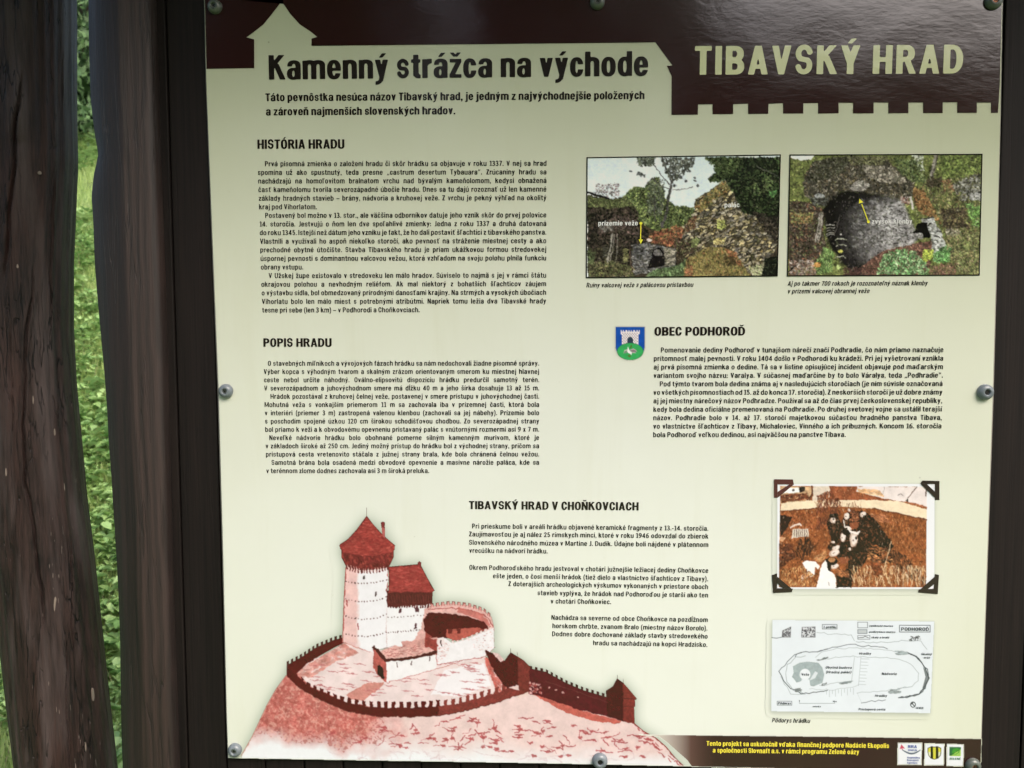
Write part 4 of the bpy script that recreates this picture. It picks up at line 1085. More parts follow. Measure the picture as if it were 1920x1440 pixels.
    c.fill(sl, (112, 72, 60)); c.dabs(sl, 380, [(130, 82, 66), (96, 60, 50), (150, 104, 84), (84, 60, 50)], 15, 7)
    c.dabs([(560, 1060), (700, 1060), (720, 1130), (560, 1130)], 70, [(60, 40, 38), (84, 54, 46)], 15, 7)
    c.dabs([(1300, 1040), (1540, 1020), (1500, 1130), (1290, 1130)], 120, [(130, 84, 70), (150, 110, 90), (110, 90, 60)], 15, 7)
    pl = [(830, 1120), (860, 1060), (900, 940), (950, 920), (1080, 900), (1180, 930), (1260, 1010), (1290, 1120)]
    c.dabs(pl, 430, [(84, 150, 76), (120, 180, 106), (160, 200, 140), (66, 110, 60), (96, 130, 80)], 15, 8)
    c.dabs([(1310, 960), (1440, 860), (1480, 900), (1450, 1010), (1340, 1010)], 190, [(90, 160, 70), (130, 190, 110), (70, 120, 60)], 15, 8)
    c.dabs([(1230, 910), (1320, 900), (1310, 1000), (1240, 1000)], 90, [(176, 196, 56), (150, 176, 50)], 14, 8)
    c.dabs([(1440, 780), (1740, 740), (1740, 1120), (1560, 1120), (1440, 900)], 260, [(120, 134, 70), (150, 150, 90), (96, 110, 60), (140, 120, 84)], 15, 7)
    c.dabs([(320, 1000), (390, 880), (470, 930), (460, 1090), (310, 1120)], 220, [(110, 156, 66), (84, 124, 54), (140, 176, 96), (60, 84, 44)], 20, 4, (-2.2, -.9))
    c.dabs([(90, 1000), (300, 1000), (320, 1120), (90, 1125)], 130, [(130, 112, 104), (160, 150, 146), (110, 80, 70), (150, 110, 80)], 18, 8)
    c.ell((330, 1035), 26, 22, (210, 140, 60)); c.line([(85, 1095), (140, 1040)], (30, 26, 26), 2)
    for x, y in ((440, 690), (440, 715), (440, 740), (440, 765), (440, 780)): c.line([(x - 32, y + 6), (x, y - 4), (x + 34, y + 2)], (170, 170, 160), 1.6, .8)
    for x, y, w_ in ((530, 815, 48), (530, 862, 46), (526, 965, 44)): c.line([(x - w_, y + 14), (x - w_ / 2, y - 2), (x + w_ / 2, y - 4), (x + w_, y + 6)], (176, 178, 156), 1.7)
    c.ell((528, 918), 24, 16, (200, 196, 70)); c.ell((510, 1055), 20, 22, (176, 200, 110)); c.ell((536, 772), 8, 8, (200, 196, 190))
    for x0, x1 in ((335, 360), (350, 372), (320, 345)): c.line([(x1, 590), (x1 - 6, 700), (x0 - 10, 840)], (150, 144, 136), 2.2)
    c.line([(520, 600), (490, 740), (410, 840)], (90, 84, 80), 1)
    c.unify(2600, [(30, 28, 20), (44, 38, 30), (34, 42, 24)], [(130, 126, 104), (104, 116, 70), (150, 146, 136)])
    return c.finish(.26, .22, .32, 1.2, .5, None, 1.2)

def paint_sepia():
    c = Canvas(1440, 892, 1772, 1126, 2, None, 13)
    c.fine = (.7, 1.8, .3)
    c.zoomed(1420, 870, 5.0526)
    c.fill([(188, 186), (1682, 186), (1676, 1186), (188, 1184)], (233, 236, 244))
    fr = [(216, 207), (1606, 214), (1597, 1166), (202, 1166)]
    fm = c.fill(fr, (146, 78, 40), 1, .25, 10)
    c.dabs(fr, 1500, [(160, 88, 46), (124, 62, 32), (178, 108, 62), (140, 74, 40), (110, 54, 28)], 16, 8, alpha=.7, bleed=False)
    # pale ground at the top
    c.fill([(216, 207), (520, 212), (530, 260), (480, 340), (216, 380)], (198, 160, 120), 1, .2, 8)
    c.dabs([(216, 290), (480, 270), (490, 330), (216, 370)], 120, [(110, 52, 34), (146, 84, 52), (80, 40, 30)], 20, 8, (-.3, .1), .8, False)
    c.fill([(262, 228), (392, 222), (394, 266), (236, 276)], (236, 238, 242)); c.fill([(396, 215), (450, 215), (448, 262), (394, 262)], (44, 34, 32)); c.ell((340, 243), 14, 10, (90, 80, 80))
    c.line([(515, 212), (520, 270), (490, 330), (470, 346)], (90, 50, 36), 3.4)
    c.fill([(530, 210), (680, 210), (690, 300), (600, 400), (520, 380)], (222, 206, 190), 1, .1, 8)
    c.fill([(680, 208), (960, 210), (930, 280), (1300, 330), (1180, 350), (700, 340)], (148, 78, 48), 1, .2, 8)
    c.fill([(945, 212), (1606, 216), (1604, 410), (1420, 360), (1290, 345), (1100, 300), (935, 262)], (226, 214, 214), 1, .06, 12)
    c.dabs([(945, 230), (1150, 240), (1200, 310), (960, 270)], 60, [(220, 160, 110), (230, 190, 150)], 30, 12, (-.1, .3), .6, False)
    c.fill([(1395, 350), (1420, 322), (1428, 362)], (40, 36, 36)); c.line([(1420, 320), (1510, 215)], (120, 100, 96), 1.6); c.line([(1330, 300), (1360, 280), (1380, 300)], (120, 110, 110), 1.2); c.line([(1200, 215), (1190, 280)], (150, 140, 140), 1)
    c.line([(1410, 362), (1500, 380), (1600, 412)], (170, 100, 70), 3)
    c.line([(1600, 230), (1590, 300)], (90, 70, 66), 2.4)
    c.fill([(216, 372), (520, 340), (700, 338), (1100, 338), (1330, 350), (1604, 430), (1602, 524), (1400, 480), (1110, 420), (800, 404), (560, 412), (216, 452)], (234, 214, 184), 1, .05, 10)
    c.line([(216, 448), (370, 434), (560, 415)], (110, 56, 36), 2); c.line([(1110, 424), (1400, 482), (1602, 528)], (110, 60, 40), 2.4)
    c.dabs([(560, 300), (700, 240), (790, 360), (780, 600), (560, 620)], 340, [(96, 48, 34), (130, 66, 40), (80, 40, 34), (150, 80, 46)], 22, 5, (-2.0, -1.1), .75, False)
    for i in range(34): x = c.rng.uniform(560, 980); c.line([(x, 430), (x + c.rng.uniform(-30, 30), c.rng.uniform(340, 420))], (120, 70, 46), .9, .7)
    c.dabs([(216, 460), (560, 440), (560, 600), (216, 700)], 260, [(150, 78, 44), (120, 58, 34), (172, 100, 58)], 18, 5, (-2.0, -1.1), .8, False)
    c.dabs([(1100, 470), (1600, 540), (1600, 900), (1300, 800), (1180, 600)], 700, [(150, 82, 42), (124, 64, 32), (176, 106, 58), (110, 58, 32)], 20, 4, (-2.0, -1.1), .7, False)
    c.dabs([(1040, 470), (1200, 470), (1280, 560), (1120, 540)], 60, [(190, 120, 80), (150, 84, 54)], 22, 6, (.1, .5), .8, False)
    c.fill([(212, 478), (330, 500), (270, 620), (214, 690)], (48, 28, 24)); c.fill([(210, 690), (270, 690), (240, 730), (208, 725)], (206, 150, 110)); c.dabs([(206, 740), (330, 760), (360, 880), (204, 1000)], 150, [(96, 48, 32), (120, 60, 36), (70, 36, 28)], 18, 9, alpha=.8, bleed=False)
    c.fill([(336, 614), (482, 614), (482, 686), (318, 702)], (216, 204, 190))
    for i in range(7): c.line([(345 + i * 20, 690), (352 + i * 19, 622)], (80, 50, 44), 1.3, .8)
    c.line([(310, 596), (400, 562), (410, 575)], (226, 206, 196), 3)
    c.dabs([(350, 850), (390, 720), (500, 690), (550, 780), (450, 920), (390, 900)], 70, [(44, 26, 22), (64, 36, 28), (34, 20, 18)], 34, 4, (-2.1, -1.0), .8)
    # the group among the grass
    blk = (32, 22, 20)
    body = [(655, 560), (690, 470), (760, 470), (790, 560), (830, 470), (900, 450), (980, 440), (1060, 480), (1130, 540), (1200, 640), (1290, 780), (1240, 840), (1120, 760), (1050, 780), (1040, 900), (960, 990), (900, 1060), (890, 1166), (752, 1166), (742, 1040), (860, 990), (860, 880), (780, 900), (660, 800), (700, 720)]
    c.fill(body, (44, 28, 22)); c.dabs(body, 420, [(40, 26, 22), (74, 42, 30), (24, 18, 16), (116, 64, 40), (56, 34, 26)], 17, 8, alpha=.75, bleed=True)
    c.dabs([(1040, 760), (1250, 800), (1300, 920), (1200, 960), (1040, 900)], 150, [(60, 34, 26), (150, 84, 48), (36, 24, 20), (190, 130, 80)], 22, 8, (-.4, .8), .8, False)
    c.dabs([(1260, 800), (1400, 860), (1600, 1100), (1590, 1160), (1380, 1040), (1290, 960)], 220, [(44, 28, 22), (90, 50, 34), (130, 76, 46)], 26, 5, (-2.2, -1.0), .8, False)
    c.fill([(870, 560), (960, 545), (955, 600), (885, 625)], (150, 78, 50)); c.dabs([(880, 420), (960, 460), (960, 540), (880, 540)], 60, [(150, 84, 54), (90, 50, 36)], 14, 8)
    pale = (232, 222, 218)
    for x, y, rx_, ry_, a in ((716, 528, 30, 36, 0), (845, 492, 26, 36, .4), (868, 435, 16, 14, 0), (1000, 478, 34, 30, -.3), (810, 690, 26, 50, 0), (912, 712, 42, 72, .1), (912, 655, 46, 20, .1), (860, 610, 40, 24, .7), (715, 738, 20, 14, 0), (875, 800, 14, 16, 0), (730, 838, 58, 34, -.5), (728, 968, 42, 26, -.2), (745, 790, 40, 22, -.3)):
        c.ell((x, y), rx_ * .92, ry_ * .92, (206, 176, 160), a); c.ell((x + 3, y - 2), rx_ * .66, ry_ * .7, pale, a, .9); c.ell((x - rx_ * .2, y + ry_ * .1), rx_ * .2, ry_ * .14, (96, 60, 50), a, .7)
    for x, y, rx_, ry_ in ((715, 488, 34, 20), (845, 640, 40, 40), (1020, 500, 20, 16), (700, 920, 58, 40), (670, 980, 26, 50), (795, 810, 24, 44), (935, 700, 10, 18), (720, 520, 12, 8)): c.ell((x, y), rx_, ry_, blk)
    c.ell((700, 905), 34, 22, (176, 120, 76)); c.line([(860, 610), (880, 640), (940, 655), (965, 635)], pale, 3.4); c.line([(812, 530), (825, 590), (870, 600)], pale, 1.8)
    c.fill([(556, 1166), (585, 1040), (610, 950), (648, 905), (668, 1000), (735, 1050), (748, 1166)], (238, 236, 238)); c.line([(672, 1150), (668, 1120)], (150, 140, 150), 1.2)
    c.fill([(418, 936), (470, 912), (545, 920), (592, 975), (575, 1000), (545, 975), (535, 1060), (470, 1075), (415, 1105), (408, 1060), (470, 1010)], (236, 234, 236))
    c.fill([(776, 882), (862, 875), (858, 930), (790, 950)], (146, 76, 48))
    gp = [(880, 1166), (960, 1020), (1100, 960), (1260, 990), (1400, 1060), (1600, 1120), (1598, 1166)]
    for i in range(300):
        x, y = c.rng.uniform(900, 1590), c.rng.uniform(985, 1166); L = c.rng.uniform(30, 90)
        q = [(228, 196, 150), (206, 160, 110), (236, 214, 180), (160, 96, 56), (120, 66, 40)][c.rng.integers(0, 5)]
        if c.mask is not None: c.line([(x, y), (x + c.rng.uniform(-30, 20), max(y - L, 960))], q, c.rng.uniform(.8, 1.7), .8)
    c.dabs([(1080, 940), (1160, 940), (1180, 1040), (1100, 1050)], 60, [(140, 70, 40), (110, 56, 34)], 20, 10)
    c.dabs([(220, 1000), (420, 960), (560, 1060), (550, 1160), (206, 1160)], 320, [(190, 120, 66), (150, 84, 44), (216, 166, 110), (120, 62, 34)], 20, 5, (-2.0, -.8), .8, False)
    c.dabs([(520, 900), (640, 800), (660, 860), (600, 940)], 90, [(206, 150, 96), (170, 100, 60)], 22, 5, (-.9, -.2), .8, False)
    c.dabs([(740, 990), (860, 1010), (860, 1060), (760, 1060)], 60, [(180, 112, 66), (120, 66, 40)], 20, 6, (.2, .7))
    c.line([(1266, 730), (1230, 870), (1195, 1005)], (214, 178, 140), 1.7)
    for i in range(6): x = 1380 + i * 40; c.line([(x, 1150), (x + 6, 960 + i * 10)], (206, 186, 160), 1.2, .8)
    c.map = zoom(1420, 870, 5.0526); fq = fm & (c.rgb.mean(2) < 165); c.dabs(fq, 420, [(206, 160, 120), (190, 130, 84), (230, 206, 176)], 12, 4, (-2.1, -1.0), .4, False); c.dabs(fq, 520, [(70, 36, 24), (100, 54, 32)], 12, 4, (-2.1, -1.0), .4, False); c.finish(.2, .14, .14, 1.04, .6, fm, .9)
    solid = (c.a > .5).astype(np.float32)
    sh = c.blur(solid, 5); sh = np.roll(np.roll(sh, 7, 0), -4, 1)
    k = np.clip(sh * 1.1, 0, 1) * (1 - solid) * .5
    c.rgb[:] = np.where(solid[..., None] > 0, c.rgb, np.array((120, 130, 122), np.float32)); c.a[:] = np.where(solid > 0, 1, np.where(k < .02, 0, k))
    return c

def paint_plan():
    c = Canvas(1434, 1150, 1764, 1352, 2, None, 14)
    c.zoomed(1420, 1130, 5.3333)
    c.fill([(148, 170), (1770, 184), (1730, 1104), (135, 1086)], (221, 229, 240), 1, .015, 20)
    gr, ln = (140, 152, 160), (92, 98, 106)
    def rough(pts, col, w_, a=.9, j=7):
        P = []
        for (x1, y1), (x2, y2) in zip(pts[:-1], pts[1:]):
            n = max(int(math.hypot(x2 - x1, y2 - y1) / 34), 1)
            for i in range(n): P.append((x1 + (x2 - x1) * i / n + c.rng.uniform(-j, j), y1 + (y2 - y1) * i / n + c.rng.uniform(-j, j)))
        P.append(pts[-1]); c.line(P, col, w_, a)
    rough([(600, 490), (700, 460), (800, 440), (880, 420), (980, 410), (1000, 428), (1140, 432), (1260, 445), (1300, 460)], ln, 1.2)
    rough([(375, 540), (400, 510), (480, 490), (600, 485), (700, 460)], ln, 1.4); rough([(215, 690), (300, 590), (370, 520), (440, 500)], ln, 1.2)
    rough([(215, 690), (260, 770), (330, 860), (440, 905), (560, 900), (700, 875)], (80, 86, 92), 1.5); rough([(280, 700), (300, 620), (380, 545), (480, 530)], gr, 1)
    rough([(280, 700), (290, 790), (360, 870), (450, 900)], gr, 1); rough([(240, 740), (330, 915), (480, 915)], gr, .8)
    rough([(580, 545), (640, 490), (760, 460), (960, 450), (1300, 470), (1450, 500)], gr, .8, .8)
    rough([(700, 560), (860, 535), (1100, 540), (1300, 545), (1450, 580), (1560, 630), (1610, 700), (1600, 780), (1540, 840), (1400, 855)], gr, .9, .8)
    rough([(1000, 900), (1200, 890), (1330, 870), (1540, 840)], gr, .8, .8); rough([(620, 830), (800, 800), (940, 785)], gr, .9, .8)
    rough([(520, 860), (760, 870), (980, 840), (1010, 820)], gr, .8, .6)
    c.line([(970, 545), (940, 790)], gr, .9, .7); c.line([(1035, 545), (1010, 830)], gr, .8, .7)
    for i in range(9): c.line([(1040 - i * 3, 560 + i * 32), (1115 - i * 4 - 12 * (i % 2), 562 + i * 32)], gr, .8, .7)
    for i in range(10): c.line([(690 + i * 30, 880 - i * 3), (690 + i * 30, 915 + 30 * (i % 2) - i * 3)], gr, .8, .7)
    for k in range(3): rough([(1500, 500), (1580, 530), (1640, 590), (1690, 670), (1710, 760), (1670, 850), (1620, 910), (1530, 935), (1410, 950)], (70, 76, 82), 1.5, .9, 10)
    c.fill([(1655, 640), (1690, 680), (1712, 760), (1672, 850), (1650, 850), (1680, 740)], (90, 96, 100), .8, .3, 3)
    rough([(980, 390), (1200, 400), (1440, 380), (1640, 375), (1660, 420), (1695, 465)], gr, 1, .8); rough([(590, 290), (700, 310), (940, 320)], gr, .9, .8); rough([(150, 355), (240, 345)], ln, 1.2)
    rough([(1040, 995), (1140, 985), (1280, 970)], ln, 1.1); rough([(1000, 900), (1040, 995)], gr, .6, .4); c.line([(940, 325), (970, 380)], gr, .8)
    c.dabs([(1530, 340), (1620, 335), (1630, 375), (1520, 378)], 40, [(70, 70, 74)], 9, 3); c.dabs([(1380, 480), (1490, 485), (1500, 515), (1380, 520)], 46, [(160, 172, 178)], 16, 5, (-.2, .2))
    c.dabs([(600, 570), (700, 540), (700, 555), (620, 580)], 26, [(120, 126, 130)], 12, 3, (-.5, -.2)); c.dabs([(825, 795), (940, 780), (940, 800), (830, 815)], 30, [(140, 150, 156)], 14, 4, (-.3, 0)); c.dabs([(1320, 875), (1425, 862), (1425, 900), (1320, 912)], 40, [(150, 160, 166)], 14, 6, (-.3, 0))
    c.dabs([(360, 860), (430, 855), (440, 890), (380, 890)], 26, [(120, 126, 130)], 10, 5); c.dabs([(640, 810), (690, 805), (690, 825), (640, 828)], 14, [(130, 136, 142)], 9, 4)
    tw = [(355, 635), (420, 600), (500, 588), (610, 600), (650, 650), (668, 720), (650, 800), (560, 836), (530, 830), (520, 790), (460, 770), (420, 790), (390, 798), (372, 770), (345, 740), (362, 700)]
    c.fill(tw, (160, 174, 180), 1, .08, 4); c.ell((476, 716), 54, 56, (226, 232, 242)); c.fill([(440, 765), (520, 765), (530, 850), (440, 860)], (221, 229, 240))
    for i in range(4): c.line([(530 + i * 14, 770 - i * 6), (580 + i * 6, 690 + i * 4)], (212, 220, 230), 2)
    for q in ([(245, 345), (250, 280), (335, 240), (330, 345)], [(440, 345), (445, 245), (578, 240), (578, 345)]):
        c.fill(q, (206, 210, 220)); c.dabs(q, 90, [(84, 84, 92), (120, 120, 128)], 7, 5, bleed=False); c.line(q + [q[0]], (110, 110, 118), .8)
    def boxed(x0, y0, x1, y1, w_, f_=None):
        if f_: c.fill([(x0, y0), (x1, y0), (x1, y1), (x0, y1)], f_)
        c.line([(x0, y0), (x1, y0), (x1, y1), (x0, y1), (x0, y0)], (100, 106, 114), w_)
    boxed(648, 218, 796, 262, 1); boxed(1003, 194, 1100, 250, .9); boxed(1003, 268, 1095, 308, .9, (186, 194, 202)); boxed(1003, 328, 1124, 364, .9); boxed(1420, 226, 1726, 292, 1.4); boxed(198, 984, 344, 1024, .9)
    c.line([(1010, 350), (1060, 345), (1075, 335), (1110, 350)], (90, 90, 96), 1.2)
    c.line([(420, 975), (420, 1006), (770, 1006), (770, 985)], gr, .9)
    a = [(1555 + 24 * math.cos(t_ * .3), 1018 + 26 * math.sin(t_ * .3)) for t_ in range(22)]; c.line(a, (70, 74, 80), 1.5); c.line([(1540, 1000), (1572, 1036)], (70, 74, 80), 1.8); c.line([(1538, 1016), (1540, 1000), (1556, 1002)], (70, 74, 80), 1.4)
    solid = (c.a > .5).astype(np.float32)
    sh = c.blur(solid, 5); sh = np.roll(np.roll(sh, 8, 0), -5, 1)
    k = np.clip(sh * 1.1, 0, 1) * (1 - solid) * .55
    c.rgb[:] = np.where(solid[..., None] > 0, c.rgb, np.array((120, 130, 122), np.float32)); c.a[:] = np.where(solid > 0, 1, np.where(k < .02, 0, k))
    return c

def paint_arms():
    c = Canvas(1148, 607, 1216, 682, 5, None, 15)
    c.zoomed(1130, 600, 16)
    def sh(d): return [(385 - d, 205 - d), (1262 + d, 205 - d), (1262 + d, 800), (1245 + d, 900), (1180 + d * .8, 1030 + d * .4), (1060, 1140 + d * .8), (940, 1190 + d), (820, 1204 + d), (700, 1190 + d), (590, 1140 + d * .8), (470 - d * .8, 1030 + d * .4), (402 - d, 900), (385 - d, 800)]
    c.fill(sh(16), (240, 242, 236)); c.fill(sh(0), (44, 84, 150)); m = c.fill(sh(-22), (30, 80, 172), 1, .08, 8)
    hill = [(825 + 400 * math.cos(t_ * .2), 945 + 258 * math.sin(t_ * .2)) for t_ in range(32)]
    tw = [(575, 740), (575, 440), (540, 430), (540, 300), (570, 300), (570, 350), (605, 350), (605, 300), (635, 300), (635, 350), (685, 350), (685, 305), (735, 305), (735, 350), (775, 350), (775, 305), (805, 305), (805, 350), (845, 350), (845, 305), (870, 305), (870, 350), (920, 350), (920, 305), (970, 305), (970, 350), (1015, 350), (1015, 300), (1050, 300), (1050, 350), (1085, 350), (1085, 300), (1112, 300), (1112, 420), (1070, 430), (1070, 740)]
    tm = c.fill(tw, (236, 230, 236))
    for r_ in range(9):
        y = 395 + r_ * 42
        for q in range(7):
            x = 600 + q * 72 + (36 if r_ % 2 else 0)
            if x < 1060: c.ell((x, y), 17, 13, (112, 96, 108))
    c.fill([(735, 700), (735, 580), (770, 525), (825, 500), (880, 525), (912, 580), (912, 700)], (52, 66, 84))
    c.fill(hill, (40, 130, 80)); hi = [(825 + 380 * math.cos(t_ * .2), 947 + 244 * math.sin(t_ * .2)) for t_ in range(32)]; c.fill(hi, (58, 168, 94), 1, .08, 6)
    c.fill([(430, 960), (390, 880), (385, 1300), (700, 1300)], (58, 168, 94)) if False else None
    c.fill([(620, 1010), (650, 900), (740, 880), (740, 960)], (186, 190, 180)); c.fill([(625, 1000), (660, 930), (735, 920), (720, 1000)], (120, 140, 124))
    c.fill([(800, 900), (920, 850), (1000, 900), (1040, 950), (960, 960), (1020, 1000), (890, 990)], (176, 168, 172)); c.fill([(820, 920), (930, 890), (1030, 945), (900, 960)], (132, 118, 126))
    c.fill([(760, 790), (790, 880), (820, 930), (880, 980), (862, 1055), (820, 1010), (760, 990), (738, 940), (742, 880)], (240, 238, 242))
    c.fill([(815, 830), (850, 740), (880, 770), (850, 850)], (84, 112, 40)); c.fill([(740, 1070), (800, 1040), (860, 1090), (800, 1124)], (90, 118, 50))
    return c

def paint_logos():
    out = []
    for i, q in enumerate(([(112, 100), (718, 103), (706, 658), (98, 648)], [(806, 118), (1292, 126), (1276, 668), (790, 662)], [(1372, 130), (1794, 140), (1778, 694), (1358, 682)])):
        xs_ = [1675 + p[0] / 13.714 for p in q]
        c = Canvas(int(min(xs_)) - 1, 1390, int(max(xs_)) + 2, 1438, 5, None, 20 + i); c.zoomed(1675, 1385, 13.714)
        c.fill(q, (226, 230, 238))
        if i == 0:
            c.fill([(195, 130), (290, 245), (215, 235), (150, 258)], (190, 70, 96)); c.line([(205, 235), (225, 275)], (190, 70, 96), 1.6)
            for k in range(10):
                t0, t1 = k / 10, (k + 1) / 10
                f = lambda t: (230 + 450 * t, 270 + 118 * math.sin(math.pi * (t * .86 + .03)) - 30 * t)
                c.line([f(t0), f(t1)], (84, 96, 112), .8 + 2.2 * math.sin(math.pi * (t0 * .8 + .15)))
        elif i == 1:
            s_ = [(870, 225), (950, 195), (1140, 195), (1218, 225), (1222, 330), (1205, 420), (1140, 495), (1045, 528), (950, 495), (890, 420), (868, 330)]
            c.fill(s_, (52, 48, 20)); c.fill([(885, 238), (950, 212), (1140, 212), (1204, 238), (1206, 330), (1190, 410), (1130, 480), (1045, 512), (960, 480), (902, 410), (884, 330)], (206, 204, 70))
            c.fill([(885, 330), (945, 330), (945, 470), (900, 410)], (212, 216, 180)); c.fill([(1140, 330), (1206, 330), (1190, 410), (1140, 470)], (212, 216, 180))
            for x0 in (945, 1080): c.fill([(x0, 185), (x0 + 62, 185), (x0 + 64, 500), (x0, 500)], (34, 30, 14))
        else:
            c.fill([(1432, 200), (1726, 205), (1720, 430), (1426, 425)], (46, 104, 62)); c.fill([(1480, 420), (1724, 260), (1720, 440), (1430, 436)], (150, 190, 90))
            c.fill([(1490, 330), (1530, 250), (1620, 225), (1700, 262), (1680, 340), (1600, 395), (1510, 390)], (64, 146, 50)); c.fill([(1520, 375), (1580, 320), (1680, 290), (1640, 350), (1580, 385)], (160, 206, 90)); c.line([(1440, 420), (1520, 375), (1680, 280)], (40, 96, 40), 1.2)
        out.append(c)
    return out

# ================================================================== THE PLACE
# ------------------------------------------------------------------ ground and hillside
def ground_z(x, y):
    y = np.asarray(y, float); x = np.asarray(x, float)
    s = np.clip(y - 1.75, 0, None)
    hill = np.where(s < 5.4, 0.685 * s * np.clip(s / 0.5, 0, 1) ** 0.5, 0.685 * 5.4 + 0.2 * (s - 5.4))
    hill = np.where(s > 40, 0.685 * 5.4 + 0.2 * 34.6, hill)
    return hill + 0.03 * np.sin(x * 1.7 + y * 0.9) * np.clip(s, 0, 1) + 0.02 * np.sin(x * 4.1 - y * 3.3) * np.clip(s, 0, 1)

def mat_ground():
    m, nt, bs = new_mat("grassy_soil")
    n1 = noise(nt, coords(nt), 9.0, 6.0, 0.6); n2 = noise(nt, coords(nt), 1.3, 3.0)
    c = mixc(nt, ramp(nt, n1, 0.4, 0.62), (0.06, 0.11, 0.03, 1), (0.14, 0.22, 0.06, 1))
    c = mixc(nt, ramp(nt, n2, 0.56, 0.7), c, (0.09, 0.075, 0.045, 1))
    nt.links.new(c, bs.inputs["Base Color"]); bs.inputs["Roughness"].default_value = 0.9
    bump(nt, bs, n1, 0.8, 0.03)
    return m

def build_ground():
    ax = np.r_[-200, -90, -45, np.linspace(-22, 22, 74), 45, 90, 200]
    ay = np.r_[-200, -80, -30, np.linspace(-14, 14, 90), 20, 30, 45, 90, 200]
    X, Y = np.meshgrid(ax, ay); Zg = ground_z(X, Y)
    V = np.c_[X.ravel(), Y.ravel(), Zg.ravel()]
    nx = len(ax); i, j = np.meshgrid(np.arange(len(ay) - 1), np.arange(nx - 1), indexing='ij'); k = (i * nx + j).ravel()
    o = mesh_obj("ground", V, np.c_[k, k + 1, k + nx + 1, k + nx], mat_ground(), smooth=True)
    tag(o, "green meadow ground rising into a slope behind the board", "ground", kind="structure")
build_ground()

M_WALL = mat_wood("dark_stained_plank", (13, 10, 9), (27, 21, 19), fine=130, long=2.2, rough=0.68, bmp=0.35, sheen=0.2, red=0.15, fissure=0.35)
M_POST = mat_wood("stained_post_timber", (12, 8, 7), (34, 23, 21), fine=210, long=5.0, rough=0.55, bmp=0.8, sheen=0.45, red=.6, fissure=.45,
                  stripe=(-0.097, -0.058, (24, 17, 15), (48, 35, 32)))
M_LOG = mat_wood("weathered_log_timber", (16, 11, 10), (52, 39, 36), fine=190, long=11.0, rough=0.55, bmp=1.5, chips=0.02, grey=(72, 62, 61), sheen=0.3, fissure=.9, red=.6)
M_ROOF = mat_wood("roof_plank_timber", (40, 28, 24), (74, 54, 44), fine=80, long=2.0)
M_FRESH = mat_plain("bare_wood_splinter", (126, 114, 104), 0.7)
M_EDGE = mat_plain("worn_panel_edge", (126, 122, 116), 0.5)
M_RUB = mat_plain("grey_plastic_cap", (104, 112, 118), 0.3)
M_RUBG = mat_plain("green_grey_plastic_cap", (84, 90, 84), 0.3)
M_STEEL = mat_plain("zinc_steel", (150, 152, 156), 0.35, 0.9)
M_HOLE = mat_plain("dark_socket", (26, 26, 26), 0.6)
M_RUST = mat_plain("rusty_brass_screw", (170, 110, 78), 0.4, 0.6)

# ------------------------------------------------------------------ plank wall behind the board
wall = tag(empty("plank_wall", (0.5, 0.016, 0.35)), "dark brown upright plank wall that carries the printed board", "plank wall")
rng = random.Random(3)
pitch = 0.05285
x0 = -0.0544 - pitch
first = None
for i in range(25):
    b = MB(); d = rng.uniform(0, 0.0012)
    b.box(x0 + 0.0011, x0 + pitch - 0.0011, 0.0062 + d, 0.0262, 0.35 + rng.uniform(-.01, .01), 2.42, bev=0.0016)
    b.box(x0 + pitch - 0.006, x0 + pitch + 0.006, 0.0125 + d, 0.0185, 0.36, 2.41) if i < 24 else None
    pl = b.build("plank", M_WALL, wall)
    x0 += pitch
b = MB()
for z in (0.55, 2.3): b.box(-0.13, 1.2, 0.0270, 0.062, z, z + 0.09, bev=0.004)
b.build("cross_rail", M_WALL, wall)

